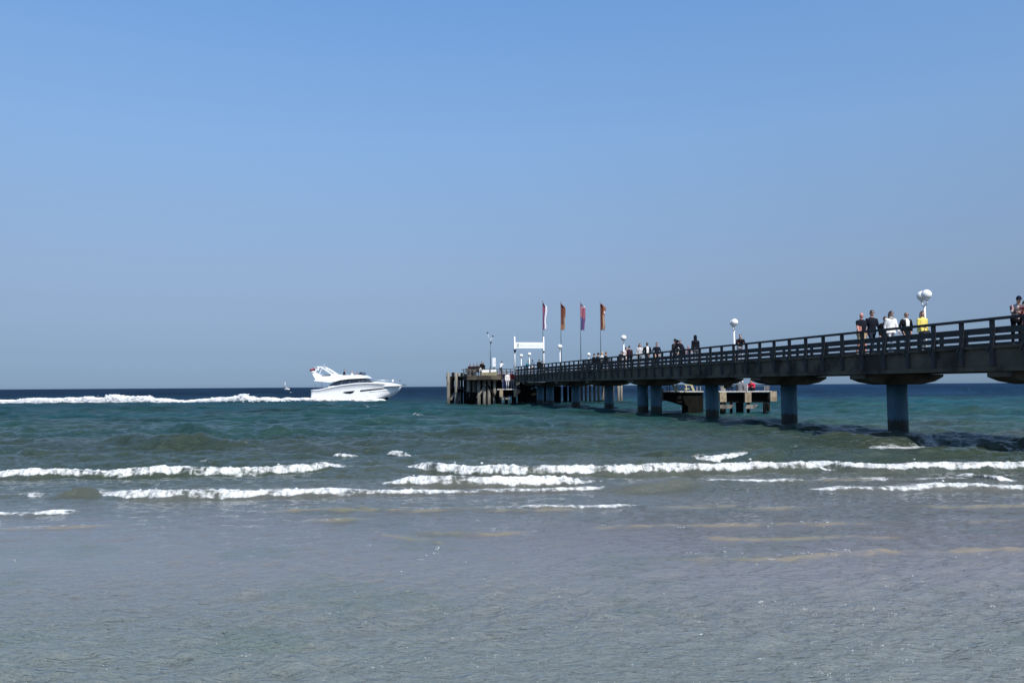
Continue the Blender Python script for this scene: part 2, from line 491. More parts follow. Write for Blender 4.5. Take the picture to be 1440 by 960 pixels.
def bump(h, strength, dist, prev=None):
    bp = n.new('ShaderNodeBump'); bp.inputs['Distance'].default_value = dist
    if isinstance(strength, (int, float)): bp.inputs['Strength'].default_value = strength
    else: l.new(strength, bp.inputs['Strength'])
    l.new(h, bp.inputs['Height'])
    if prev: l.new(prev, bp.inputs['Normal'])
    return bp.outputs[0]
yy = sep.outputs['Y']
fade_near = maprange(yy, 14, 40, 1, 0)
fade_mid = maprange(yy, 10, 30, 0.0, 1)
mid_far = maprange(yy, 60, 400, 1, .0)
farw = maprange(yy, 60, 300, 0, 1)
calmz = mth('ADD', maprange(yy, 7.5, 10.5, 1, .4), maprange(yy, 15, 20, 0, .55))
b0 = bump(noise(5.5, (.5, 1.7, 1), 4, .62, .3), mth('MULTIPLY', fade_near, calmz), .075)
b1 = bump(noise(19, (.5, 1.6, 1), 3, .66, .3), mth('MULTIPLY', fade_near, calmz), .046, b0)
b2 = bump(noise(2.6, (.5, 1.3, 1), 5, .65, .4), mth('MULTIPLY', mth('MULTIPLY', fade_mid, mid_far), .9), .32, b1)
b3 = bump(noise(.35, (.45, 1.2, 1), 6, .7, .3), mth('MULTIPLY', farw, .8), 2.2, b2)
l.new(b3, b.inputs['Normal'])
l.new(ab.outputs['Color'], b.inputs['Base Color'])
b.inputs['IOR'].default_value = 1.42
l.new(maprange(yy, 8, 120, .045, .26), b.inputs['Roughness'])
# beyond some tens of metres the unresolved wave faces turned to the viewer show mostly the water itself
bfar = n.new('ShaderNodeBsdfPrincipled'); bfar.inputs['Roughness'].default_value = .6; bfar.inputs['Specular IOR Level'].default_value = 0.0
l.new(ab.outputs['Color'], bfar.inputs['Base Color']); l.new(b3, bfar.inputs['Normal'])
ffac = n.new('ShaderNodeFloatCurve')
l.new(maprange(yy, 0, 300, 0, 1), ffac.inputs['Value'])
fc = ffac.mapping.curves[0]
for q_, (cx_, cy_) in enumerate(((0, 0), (.09, .03), (.2, .32), (.33, .60), (.5, .82), (1, .92))):
    if q_ < 2: fc.points[q_].location = (cx_, cy_)
    else: fc.points.new(cx_, cy_)
ffac.mapping.update()
mfar = n.new('ShaderNodeMixShader')
l.new(ffac.outputs[0], mfar.inputs[0]); l.new(b.outputs[0], mfar.inputs[1]); l.new(bfar.outputs[0], mfar.inputs[2])
foam = n.new('ShaderNodeBsdfPrincipled')
foam.inputs['Roughness'].default_value = .75
foam.inputs['Specular IOR Level'].default_value = .3
foam.inputs['Subsurface Weight'].default_value = 0.0
fcol = n.new('ShaderNodeMix'); fcol.data_type = 'RGBA'
fcol.inputs[6].default_value = (.34, .37, .36, 1); fcol.inputs[7].default_value = (.80, .81, .81, 1)
l.new(maprange(noise(11, (1.6, .6, 1), 5, .72), .38, .56, 0, 1), fcol.inputs[0])  # grey shadow streaks of the foam put into its colour by noise
l.new(fcol.outputs[2], foam.inputs['Base Color'])
l.new(bump(noise(22, (1, 1, 1), 5, .7), .5, .025), foam.inputs['Normal'])
lacy = noise(7, (.7, 1.2, 1), 6, .72, .6)
fm = mth('ADD', mth('MULTIPLY', af.outputs['Fac'], 1.25), mth('MULTIPLY', mth('SUBTRACT', lacy, .5), 1.5))
fm = maprange(fm, .42, .98, 0, 1, True)
fm = mth('MULTIPLY', fm, maprange(af.outputs['Fac'], .02, .15, 0, 1))
mixs = n.new('ShaderNodeMixShader')
l.new(fm, mixs.inputs[0]); l.new(mfar.outputs[0], mixs.inputs[1]); l.new(foam.outputs[0], mixs.inputs[2])
l.new(mixs.outputs[0], outn.inputs['Surface'])
me.materials.append(m)

def sea_level(x, y_):
    j = int(np.argmin(np.abs(ys - y_))); i = int(np.argmin(np.abs(X[j] - x)))
    return float(H[j, i])

# ---------------------------------------------------------------- thrown spray and bubbles along the crests (one mass nobody could count)
def blob_mesh(centres, radii, name, material, seed=1, sub=1):
    bm = bmesh.new(); bmesh.ops.create_icosphere(bm, subdivisions=sub, radius=1.0)
    bv = np.array([v.co[:] for v in bm.verts]); bf = np.array([[v.index for v in f.verts] for f in bm.faces]); bm.free()
    r = np.random.default_rng(seed)
    N = len(centres); nv = len(bv)
    sc = radii[:, None, :] * (1 + .25 * r.standard_normal((N, nv, 1)))
    V = centres[:, None, :] + bv[None] * sc
    Fq = (bf[None] + (np.arange(N) * nv)[:, None, None]).reshape(-1, 3)
    me_ = bpy.data.meshes.new(name)
    me_.vertices.add(N * nv); me_.vertices.foreach_set('co', V.astype(np.float32).ravel())
    me_.loops.add(Fq.size); me_.loops.foreach_set('vertex_index', Fq.astype(np.int32).ravel())
    me_.polygons.add(len(Fq)); me_.polygons.foreach_set('loop_start', np.arange(0, Fq.size, 3, dtype=np.int32))
    me_.polygons.foreach_set('use_smooth', np.ones(len(Fq), dtype=bool))
    me_.update(); me_.materials.append(material)
    o = bpy.data.objects.new(name, me_); COL.objects.link(o)
    return o
M_FOAM = mat('foam_white', (.72, .74, .74), .8, var=.25, scale=9)
cs, rs_ = [], []
core_i = np.where(np.abs(s) < core)[0]; i0, i1 = core_i[0], core_i[-1]
jr = np.where((ys > 9) & (ys < 45))[0]
Fj = FO[jr][:, i0:i1]
prob = sstep(.62, 1.0, Fj) * np.clip(HB[jr][:, i0:i1] / .09, 0.1, 1)
pick = rng.random(Fj.shape) < prob * .022
jj, ii = np.where(pick)
px_, py_, ph_ = X[jr[jj], ii + i0], Y[jr[jj], ii + i0], H[jr[jj], ii + i0]
N = len(px_)
rad = rng.uniform(.006, .022, N) * (.6 + .6 * np.clip(py_ / 20, .4, 1.5))
cen = np.stack([px_, py_, ph_ + rng.exponential(.012, N) * np.clip(HB[jr[jj], ii + i0] / .1, .2, 1.5)], -1)
rr = np.stack([rad * 1.5, rad, rad * .8], -1)
print('foam blobs', N)
# white flecks over the shallows: loose bubbles, and sun glints made as blobs
fl = []
for (x0, x1, y0, y1, nn) in ((1100, 1260, 852, 880, 26), (1150, 1440, 900, 955, 70), (0, 900, 900, 958, 46), (0, 1440, 760, 900, 60), (1130, 1200, 772, 784, 12), (612, 622, 770, 778, 10), (960, 1440, 776, 782, 30), (1000, 1240, 734, 740, 16), (840, 960, 739, 743, 8), (1060, 1130, 843, 862, 14)):
    for k in range(int(nn * .6)):
        wq = W(rng.uniform(x0, x1), rng.uniform(y0, y1))
        for q_ in range(rng.integers(1, 5)):
            fl.append((wq.x + rng.normal(0, .022), wq.y + rng.normal(0, .012)))
fl = np.array(fl)
fi = np.array([sea_level(a_, b_) for a_, b_ in fl])
cen = np.concatenate([cen, np.stack([fl[:, 0], fl[:, 1], fi + .001], -1)])
fr = rng.uniform(.0018, .0045, len(fl)) * np.clip(fl[:, 1] / 9, .7, 1.6)
rr = np.concatenate([rr, np.stack([fr * 1.6, fr, fr * .7], -1)])
sf = blob_mesh(cen, rr, 'surf_foam', M_FOAM, 3)
tag(sf, 'white broken foam, spray and sun glint flecks along the small shore waves', 'foam', kind='stuff')
# ================================================================ THE PIER
C0 = Vector((15.75, 33.6, 0))
U = Vector((-0.2414, 1.0, 0)).normalized()        # along the pier, out to sea
NL = Vector((-U.y, U.x, 0))                       # to the left of it (towards the camera side)
RZ = math.atan2(-U.x, U.y)                        # local +Y runs along the pier, local +X to its right
def pl(x, y, z=0): return C0 + U * y - NL * x + Vector((0, 0, z))     # pier-local -> world
def to_local(p):
    d = Vector((p[0], p[1], 0)) - C0
    return Vector((-d.dot(NL), d.dot(U), p[2]))
def pier_at(px, off):
    """pier-local y of the line at lateral offset off (right positive) seen in column px"""
    lo, hi = -14.0, 80.0
    for _ in range(50):
        m_ = (lo + hi) / 2
        w = pl(off, m_)
        d = w.x / w.y * F + PW / 2
        if d > px: lo = m_
        else: hi = m_
    return m_
HWID = 1.85
ZD = 3.30                                         # deck surface
M_TIMBER = mat('pier_timber', (.030, .031, .031), .85, spec=.2, var=.30, scale=2.2, bump=.5, bscale=22, stretch=(1, 1, 3), dark=(.012, .013, .014), darkamt=.6)
M_GIRDER = mat('pier_girder', (.108, .095, .070), .9, spec=.15, var=.25, scale=1.4, bump=.4, bscale=14, dark=(.018, .018, .019), darkamt=.7, dscale=.9)
M_RAIL = mat('rail_timber', (.055, .056, .056), .8, spec=.2, var=.25, scale=4, bump=.3, bscale=30)
M_DECK = mat('deck_boards', (.14, .125, .105), .85, var=.25, scale=5, bump=.5, bscale=26, stretch=(.4, 6, 1))
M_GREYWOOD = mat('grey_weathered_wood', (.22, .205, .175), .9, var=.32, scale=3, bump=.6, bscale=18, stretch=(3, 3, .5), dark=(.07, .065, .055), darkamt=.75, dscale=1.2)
M_DARKWOOD = mat('wet_shaded_wood', (.010, .010, .009), .9, spec=.08, var=.4, scale=3, bump=.5, bscale=18, stretch=(3, 3, .6))  # near black, with the shade on the stair flank put into the colour
M_PALEWOOD = mat('pale_bare_wood', (.33, .27, .18), .85, var=.25, scale=5, bump=.5, bscale=20, dark=(.16, .12, .08), darkamt=.7, dscale=3)
M_WHITE = mat('white_paint', (.80, .80, .78), .45, var=.05, scale=3)
M_GLOBE = mat('opal_globe', (.86, .86, .84), .22, var=.02, scale=2)
M_STEEL = mat('grey_steel', (.10, .12, .14), .5, metal=.6, var=.2, scale=6)

def pillar_material():
    m = bpy.data.materials.new('blue_painted_pillar'); m.use_nodes = True
    n, l = m.node_tree.nodes, m.node_tree.links
    b = n['Principled BSDF']; b.inputs['Roughness'].default_value = .6
    tc = n.new('ShaderNodeTexCoord'); sep = n.new('ShaderNodeSeparateXYZ'); l.new(tc.outputs['Object'], sep.inputs[0])
    no = n.new('ShaderNodeTexNoise'); no.inputs['Scale'].default_value = 3.5; no.inputs['Detail'].default_value = 6
    mp = n.new('ShaderNodeMapping'); mp.inputs['Scale'].default_value = (1.2, 1.2, .5)
    l.new(tc.outputs['Object'], mp.inputs[0]); l.new(mp.outputs[0], no.inputs['Vector'])
    ad = n.new('ShaderNodeMath'); ad.operation = 'MULTIPLY_ADD'; ad.inputs[1].default_value = .45
    l.new(no.outputs[0], ad.inputs[0]); l.new(sep.outputs['Z'], ad.inputs[2])
    mr = n.new('ShaderNodeMapRange'); mr.inputs[1].default_value = .80; mr.inputs[2].default_value = .93
    l.new(ad.outputs[0], mr.inputs[0])
    mx = n.new('ShaderNodeMix'); mx.data_type = 'RGBA'
    mx.inputs[6].default_value = (.013, .016, .012, 1)         # weed and mussels up to the high-water line
    r2 = n.new('ShaderNodeMapRange'); r2.inputs[1].default_value = .35; r2.inputs[2].default_value = .7
    l.new(no.outputs[0], r2.inputs[0])
    m2 = n.new('ShaderNodeMix'); m2.data_type = 'RGBA'
    m2.inputs[6].default_value = (.026, .10, .15, 1); m2.inputs[7].default_value = (.055, .135, .18, 1)
    l.new(r2.outputs[0], m2.inputs[0]); l.new(m2.outputs[2], mx.inputs[7])
    l.new(mr.outputs[0], mx.inputs[0]); l.new(mx.outputs[2], b.inputs['Base Color'])
    bp = n.new('ShaderNodeBump'); bp.inputs['Strength'].default_value = .5; bp.inputs['Distance'].default_value = .03
    l.new(no.outputs[0], bp.inputs['Height']); l.new(bp.outputs[0], b.inputs['Normal'])
    return m
M_PILLAR = pillar_material()

pier = tag(empty('pier', C0, RZ), 'long dark timber and concrete pier on blue pillars running out to sea', 'pier')
S0, S1 = -15.0, 58.5
# deck boards
mb = MB(); yy_ = S0
rnd = random.Random(4)
while yy_ < S1:
    mb.box((0, yy_ + .09, ZD - .03 + rnd.uniform(-.003, .003)), (3.55, .165, .06)); yy_ += .18
mb.build('deck', M_DECK, pier)
# girders: the outer faces with the joint line and lower flange
for sx_ in (-1, 1):
    mb = MB()
    mb.box((sx_ * (HWID - .09), (S0 + S1) / 2, 2.93), (.18, S1 - S0, .58))
    mb.box((sx_ * (HWID - .06), (S0 + S1) / 2, 2.56), (.22, S1 - S0, .158))
    mb.box((sx_ * (HWID - .05), (S0 + S1) / 2, 3.262), (.26, S1 - S0, .08))
    mb.build('girder', M_GIRDER, pier)
mb = MB()
mb.box((-.6, (S0 + S1) / 2, 2.9), (.2, S1 - S0, .65)); mb.box((.6, (S0 + S1) / 2, 2.9), (.2, S1 - S0, .65))
mb.build('inner_beam', M_GIRDER, pier)
# railings: the posts lean on raking struts fixed to ribs on the girder face
BAY = 1.295
posts = []
yv = S0 + .3
while yv < S1: posts.append(yv); yv += BAY
for sx_ in (-1, 1):
    rl = empty('railing', (0, 0, 0), 0, pier)
    xr = sx_ * (HWID + .03)
    for (zz, hh, tt, nm) in ((4.17, .085, .17, 'top_rail'), (3.80, .20, .05, 'board'), (3.55, .14, .05, 'board'), (3.37, .07, .06, 'board')):
        mb = MB()
        if nm == 'top_rail': mb.box((xr, (S0 + S1) / 2, zz), (tt, S1 - S0, hh))
        else: mb.box((xr - sx_ * .085, (S0 + S1) / 2, zz), (tt, S1 - S0, hh))
        mb.build(nm, M_RAIL, rl)
    base = None
    mb = MB()
    mb.box((0, 0, 3.68), (.10, .13, .93))                    # post
    mb.box((sx_ * .02, 0, 2.93), (.13, .15, .54))            # rib on the girder face
    mb.bar((sx_ * .03, -.02, 3.18), (sx_ * .02, .0, 3.5), .12, .09)
    mb.bar((sx_ * .075, .16, 3.12), (sx_ * .065, .0, 3.45), .05, .06)
    base = mb.build('post', M_RAIL, rl)
    for k, yv in enumerate(posts):
        o = base if k == 0 else base.copy()
        if k: COL.objects.link(o)
        o.parent = rl; o.location = (xr - sx_ * .005, yv, rnd.uniform(-.004, .004))
# pillars and crossheads
PIL = [-7.1] + [to_local(Vector(((px - 720) * zr * CAMH, F * CAMH * zr, 0))).y for px, zr in
       ((1260, .0139), (1108, .01707), (1000, .02037), (921, .0237), (856, .0275), (809, .031), (773, .0344))] + [54.5]
mb = MB(); RP = .39
ring = lambda r, z: [Vector((r * math.cos(a * math.pi / 14), r * math.sin(a * math.pi / 14), z)) for a in range(28)]
mb.rings([ring(RP, -1.5), ring(RP, .35), ring(RP, 1.2), ring(RP, 2.2)], sm=True)
pil0 = mb.build('pillar', M_PILLAR, pier)
mb = MB()
hw_, dpt = 1.83, .5
prof = [(-hw_, 2.47), (hw_, 2.47), (hw_, 2.37), (hw_ - .42, 2.18), (.75, 2.06), (-.75, 2.06), (-hw_ + .42, 2.16), (-hw_, 2.30)]
mb.rings([[Vector((x, -dpt, z)) for x, z in prof], [Vector((x, dpt, z)) for x, z in prof]], sm=False)
xh0 = mb.build('crosshead', M_GIRDER, pier)
for k, yv in enumerate(PIL):
    a_ = pil0 if k == 0 else pil0.copy(); c_ = xh0 if k == 0 else xh0.copy()
    if k: COL.objects.link(a_); COL.objects.link(c_)
    a_.parent = pier; c_.parent = pier
    a_.location = (0, yv, 0); c_.location = (0, yv, 0)
# one twin pillar where the pier widens to a lay-by
tw = to_local(Vector(((903 - 720) * .0243 * CAMH, F * CAMH * .0243, 0)))
o = pil0.copy(); COL.objects.link(o); o.parent = pier; o.location = (tw.x, tw.y, 0)

# ---------------------------------------------------------------- pier head: a timber platform across the end with rows of piles
ph_c = pl(0, 64)
head = tag(empty('pier_terminal', ph_c, RZ), 'wide timber pier head ringed by weathered grey piles', 'pier head')
def hl(p):    # world -> head-local
    d = Vector(p) - ph_c
    return Vector((-Vector((d.x, d.y, 0)).dot(NL), Vector((d.x, d.y, 0)).dot(U), p[2]))
mb = MB()
mb.box((2.5, 0, 3.22), (19, 9.6, .14))
mb.box((2.5, -4.7, 3.0), (19, .2, .35)); mb.box((2.5, 4.7, 3.0), (19, .2, .35))
for k in range(7): mb.box((-6.5 + k * 3, 0, 2.97), (.25, 9, .34))
mb.build('platform', M_GIRDER, head)
def pile(px, Y, top_y, w_, mat_=None, cap=True, lean=0.0, bottom=-1.2, square=False, capm=None):
    """timber pile standing in the water, seen in photo column px"""
    b_ = P(px, 560, Y); t_ = P(px, top_y, Y)
    h = t_.z
    r_ = w_ / F * Y / 2
    base_ = hl((b_.x, Y, 0)); 
    mb = MB()
    rr_ = random.Random(int(px * 7))
    n_ = 4 if square else 9
    pts = [(lean * .0, 0, bottom), (lean * .3, 0, h * .3), (lean * .6, 0, h * .65), (lean, 0, h)]
    mb.tube(pts, [r_ * 1.02, r_ * .98, r_, r_ * .97], n=n_, sm=not square)
    o = mb.build('pile', mat_ or M_GREYWOOD, head, loc=(base_.x, base_.y, 0))
    o.rotation_euler.z = -RZ + rr_.uniform(-.2, .2)
    if cap:
        mb = MB(); mb.tube([(lean, 0, h), (lean, 0, h + .05)], [r_ * 1.06, r_ * .9], n=n_, sm=False)
        c = mb.build('cap', capm or M_GREYWOOD, o)
    return o
# dolphins on the left corner
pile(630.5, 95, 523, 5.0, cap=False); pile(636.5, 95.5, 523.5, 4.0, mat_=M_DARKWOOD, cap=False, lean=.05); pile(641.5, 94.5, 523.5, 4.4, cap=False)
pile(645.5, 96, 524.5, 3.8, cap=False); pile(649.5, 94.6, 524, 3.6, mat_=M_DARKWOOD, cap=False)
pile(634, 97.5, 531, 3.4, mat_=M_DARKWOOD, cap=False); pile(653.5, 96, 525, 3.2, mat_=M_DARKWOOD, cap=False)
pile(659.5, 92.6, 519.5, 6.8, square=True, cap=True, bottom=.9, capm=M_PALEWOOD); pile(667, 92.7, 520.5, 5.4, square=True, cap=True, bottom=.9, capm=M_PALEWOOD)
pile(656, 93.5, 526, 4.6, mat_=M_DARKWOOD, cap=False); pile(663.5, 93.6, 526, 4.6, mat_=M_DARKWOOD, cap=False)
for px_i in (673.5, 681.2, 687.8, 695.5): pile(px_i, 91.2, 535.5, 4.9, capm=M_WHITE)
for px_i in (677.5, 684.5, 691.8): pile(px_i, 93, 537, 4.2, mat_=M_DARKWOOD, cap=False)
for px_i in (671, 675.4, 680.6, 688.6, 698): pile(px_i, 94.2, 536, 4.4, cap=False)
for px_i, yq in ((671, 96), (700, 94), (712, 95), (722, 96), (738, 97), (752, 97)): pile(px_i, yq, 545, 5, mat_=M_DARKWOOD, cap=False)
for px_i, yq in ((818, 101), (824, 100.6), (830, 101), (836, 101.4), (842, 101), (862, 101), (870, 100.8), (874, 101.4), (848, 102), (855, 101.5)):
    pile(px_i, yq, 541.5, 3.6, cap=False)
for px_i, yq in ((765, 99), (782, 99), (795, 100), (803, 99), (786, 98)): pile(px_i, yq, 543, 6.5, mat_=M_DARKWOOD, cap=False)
def hbar(x0, y0, Y0, x1, y1, Y1, w_, h_, name, mt, parent=None, both=None):
    a_, b_ = P(x0, y0, Y0), P(x1, y1, Y1)
    par = parent or head
    f_ = hl if par is head else both
    mb = MB(); mb.bar(f_(a_), f_(b_), w_, h_); return mb.build(name, mt, par)
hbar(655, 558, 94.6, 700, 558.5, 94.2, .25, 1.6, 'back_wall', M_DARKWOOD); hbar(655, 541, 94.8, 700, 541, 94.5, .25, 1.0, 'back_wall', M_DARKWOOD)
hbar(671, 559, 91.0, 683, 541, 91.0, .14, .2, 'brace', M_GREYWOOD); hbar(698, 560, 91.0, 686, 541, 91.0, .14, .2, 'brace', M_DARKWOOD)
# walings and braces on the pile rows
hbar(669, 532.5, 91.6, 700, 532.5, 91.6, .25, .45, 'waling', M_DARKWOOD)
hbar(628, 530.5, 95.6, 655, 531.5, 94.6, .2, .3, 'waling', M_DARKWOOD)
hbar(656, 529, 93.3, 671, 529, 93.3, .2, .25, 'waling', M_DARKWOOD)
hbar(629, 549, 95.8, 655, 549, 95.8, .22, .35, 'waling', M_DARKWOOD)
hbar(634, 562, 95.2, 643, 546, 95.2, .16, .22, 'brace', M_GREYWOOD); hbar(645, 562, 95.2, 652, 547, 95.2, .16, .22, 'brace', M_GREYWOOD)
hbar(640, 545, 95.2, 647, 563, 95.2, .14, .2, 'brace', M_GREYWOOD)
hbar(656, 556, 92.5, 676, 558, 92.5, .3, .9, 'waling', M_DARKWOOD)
# fence panels and the storage bench on the head
hbar(677, 527.5, 91.9, 699, 526.5, 91.9, .12, .62, 'fence_panel', mat('ochre_board', (.24, .21, .13), .85, var=.3, scale=4))
hbar(678, 521.8, 92, 688, 521.4, 92, .1, .28, 'fence_panel', M_WHITE); hbar(690, 521.4, 92, 698, 521, 92, .1, .28, 'fence_panel', M_WHITE)
hr = MB()
for x0, x1, yq in ((649, 724, 519.0), (652, 724, 522.6)):
    hr.bar(hl(P(x0, yq + .6, 92.3)), hl(P(x1, yq, 92.3)), .07, .08)
for x0 in (652, 660, 668, 676, 689, 699, 706, 712, 718, 724):
    q = P(x0, 519, 92.3); hr.bar(hl((q.x, q.y, 3.2)), hl((q.x, q.y, q.z)), .08, .08)
hr.build('railing', M_RAIL, head)
hr = MB()
for x0, x1, yq in ((766, 880, 0), ):
    for zq in (4.15, 3.8, 3.5):
        hr.bar(hl((3.2, 101.3, zq)), hl((13.2, 104.0, zq)), .06, .09)
    for k in range(9):
        qx, qy = 3.2 + k * 1.25, 101.3 + k * .337
        hr.bar(hl((qx, qy, 3.2)), hl((qx, qy, 4.15)), .08, .08)
hr.build('railing', M_RAIL, head)
# lower boat landing on the near side of the head
hbar(699.5, 547.4, 90, 727, 547.0, 90, 2.4, .12, 'landing_deck', mat('bleached_boards', (.5, .49, .45), .85, var=.2, scale=6))
hbar(700, 552.5, 90.6, 728, 552.5, 90.6, 1.6, .7, 'landing_beam', M_DARKWOOD)
for px_i in (704.6, 725):
    b_ = P(px_i, 547, 88.6); mb = MB(); q = hl(b_); mb.box((q.x, q.y, 1.35), (.36, .22, .8), rz=.0); mb.build('fender', M_PALEWOOD, head)
hbar(703, 560.5, 89, 717, 560, 89, .2, .2, 'waling', M_GREYWOOD)
hbar(727, 554, 89, 731, 548, 89, .2, .3, 'brace', M_PALEWOOD)
for px_i, yq in ((703, 90), (712, 91), (724, 90), (731, 90.5)): pile(px_i, yq, 550, 4.5, mat_=M_DARKWOOD, cap=False)
for px_i in (707, 716, 724):
    q = P(px_i, 547, 91.4); mb = MB(); qq = hl(q); mb.box((qq.x, qq.y, 2.45), (.09, .09, 1.3)); mb.build('landing_post', M_DARKWOOD, head)
# stair stringer and wall from the landing up to the deck
hbar(727, 549, 91.3, 752, 541, 91.6, .3, .5, 'stair_stringer', M_DARKWOOD)
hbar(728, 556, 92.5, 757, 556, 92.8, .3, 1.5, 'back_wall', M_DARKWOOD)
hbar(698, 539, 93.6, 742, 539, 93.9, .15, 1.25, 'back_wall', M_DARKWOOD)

# ---------------------------------------------------------------- boat landing stage behind the pier, half way along
LY = 57.0
lc = P(1012, 560, LY); lc.z = 0
stage = tag(empty('landing_stage', lc), 'low timber boat landing stage with pale fender blocks beyond the pier pillars', 'landing stage')
ll = lambda p: Vector(p) - lc
def sb(name, x0, y0, x1, y1, Y, dep, mt, back=True):
    """block whose front face covers the photo rectangle at depth Y, dep metres deep"""
    a_, b_ = P(x0, y1, Y), P(x1, y0, Y)
    c_ = (a_ + b_) / 2
    mb = MB(); mb.box(ll((c_.x, Y + dep / 2, c_.z)), (abs(b_.x - a_.x), dep, abs(b_.z - a_.z)))
    return mb.build(name, mt, stage)
sb('deck', 1011, 549.5, 1085, 551.3, LY, 3.2, M_WHITE if False else mat('bleached_boards', (.5, .49, .45), .85))
sb('deck', 932, 549.8, 989.5, 551.5, LY + .6, 3.0, MATS['bleached_boards'])
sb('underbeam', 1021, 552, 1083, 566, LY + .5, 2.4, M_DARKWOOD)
sb('fender', 1012.5, 551.4, 1021.5, 565, LY - .22, .3, M_PALEWOOD); sb('fender', 1048, 551.6, 1056.5, 565.5, LY - .22, .3, M_PALEWOOD)
sb('fender', 1083.6, 550, 1092.3, 564, LY - .2, .3, M_PALEWOOD)
for (xa, xb) in ((1012, 1030), (1047, 1063)):
    a_, b_ = P(xa + 1, 572, LY), P(xb, 570, LY)
    mb = MB(); d_ = .18
    z0, z1 = P(xa, 574.3, LY).z, P(xa, 568.8, LY).z
    xa0, xb0 = P(xa, 572, LY).x, P(xb, 572, LY).x; sk = .12
    mb.rings([[ll((xa0 + (sk if xa > 1040 else 0), LY - .1, z1)), ll((xa0 - sk * 0, LY - .1, z0)), ll((xa0 - .0, LY + .1, z0)), ll((xa0 + (sk if xa > 1040 else 0), LY + .1, z1))],
              [ll((xb0 + sk, LY - .1, z1)), ll((xb0 - sk, LY - .1, z0)), ll((xb0 - sk, LY + .1, z0)), ll((xb0 + sk, LY + .1, z1))]], sm=False)
    mb.build('kerb_beam', M_GREYWOOD, stage)
def spile(px, top, w_, Y, mt=None):
    q = P(px, 560, Y); h = P(px, top, Y).z; r_ = w_ / F * Y / 2
    mb = MB(); mb.tube([(0, 0, -1.2), (0, 0, h * .5), (0, 0, h)], [r_, r_ * .97, r_], n=10)
    return mb.build('pile', mt or M_DARKWOOD, stage, loc=ll((q.x, q.y, 0)))
for px_i, w_, yq in ((1015, 6, 57.6), (1040, 11, 57.8), (1075, 5, 57.4), (1080, 5, 58.5), (997, 8, 58), (983, 6, 58.5), (1052, 5, 59), (1028, 4, 59.5), (962, 5, 59.5)):
    spile(px_i, 566, w_, yq)
# stair flank under the left half: stepped sides, shade painted in near black
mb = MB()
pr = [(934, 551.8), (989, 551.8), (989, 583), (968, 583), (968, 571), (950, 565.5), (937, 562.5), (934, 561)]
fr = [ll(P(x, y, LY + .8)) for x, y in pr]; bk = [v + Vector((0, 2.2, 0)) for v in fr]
mb.rings([fr, bk], sm=False); mb.build('shaded_stair_flank', M_DARKWOOD, stage)
M_YW = mat('yellowish_plank', (.50, .45, .28), .85, var=.2, scale=5)  # yellowish wood, the railing's own colour
def sbar(x0, y0, x1, y1, Y, w_, name='stair_rail', mt=None, Y2=None):
    mb = MB(); mb.bar(ll(P(x0, y0, Y)), ll(P(x1, y1, Y2 or Y)), w_, w_); return mb.build(name, mt or M_YW, stage)
sbar(946, 541, 951, 550.5, 56.8, .14); sbar(951.5, 540, 951.5, 550, 57, .08)
sbar(952, 541.5, 972, 541, 57, .07); sbar(952, 546.5, 972, 546.5, 57, .07); sbar(972, 541, 975.5, 549.5, 56.9, .14)
sbar(965, 540.5, 965, 550, 57.4, .07); sbar(931.5, 546, 931.5, 564, 57.6, .1, 'post', M_GREYWOOD)
for px_i in (938, 941.5, 980, 985): sbar(px_i, 543, px_i, 550, 58.2, .06, 'post', M_GREYWOOD)
for px_i in (1075.5, 1078.5, 1081): sbar(px_i, 542.5, px_i, 550.5, 58.6, .07, 'post', M_GREYWOOD)
sbar(1012, 542.5, 1083, 542.5, 59.8, .06, 'rail', M_STEEL); sbar(1050.7, 540, 1050.7, 552, 56.9, .05, 'post', MATS['bleached_boards'])
spile(1017, 543.5, 7, 59.6, M_GREYWOOD)
# ================================================================ LAMPS
def lamp(px, py_globe, Y, two=True, near=False):
    g = P(px, py_globe, Y)
    zb = ZD if Y < 94 else 3.29
    root = empty('street_lamp', (g.x, g.y, zb), math.radians(-7))
    h = g.z - zb
    mb = MB(); mb.tube([(0, 0, 0), (0, 0, .05)], [.11, .11], n=14, sm=False); mb.build('base', M_WHITE, root)
    mb = MB(); mb.tube([(0, 0, .04), (0, 0, .7), (0, 0, h - .42)], [.055, .05, .045], n=12)
    mb.build('pole', M_WHITE, root)
    offs = ((0, -.27), (0, .27)) if two else ((0, 0),)
    mb = MB()
    for ox, oy in offs:
        mb.tube([(0, 0, h - .45), (ox * .8, oy * .8, h - .42), (ox, oy, h - .30), (ox, oy, h - .22)], .03, n=8)
        mb.tube([(ox, oy, h - .25), (ox, oy, h - .17)], [.07, .11], n=14)
    mb.build('bracket', M_WHITE, root)
    for ox, oy in offs:
        mb = MB(); mb.ball((ox, oy, h), (.21, .21, .205), n=22, m=14); mb.build('globe', M_GLOBE, root)
    return root
LAMPS = [
 (1299.5, 415, 34.6, True, 'nearest double globe lamp, rising behind the person in a yellow jacket'),
 (1032, 453.5, 48.6, True, 'white globe lamp beside the lone person leaning on the rail in dark maroon'),
 (877, 475, 63.5, True, 'white globe lamp behind the two people at the left end of the pier crowd'),
 (787.5, 487.3, 77.5, True, 'white globe lamp under the second orange flag, alone on the pier'),
 (828, 498.3, 98.0, False, 'small globe lamp low between the third and fourth flags'),
 (744.5, 498, 96.0, False, 'right one of the two small globe lamps seen through the white gate'),
 (733, 500, 99.5, False, 'left one of the two small globe lamps seen through the white gate'),
]
for (lx, ly, lY, tw_, lb) in LAMPS:
    tag(lamp(lx, ly, lY, tw_), lb, 'street lamp', 'white globe lamps along the pier')

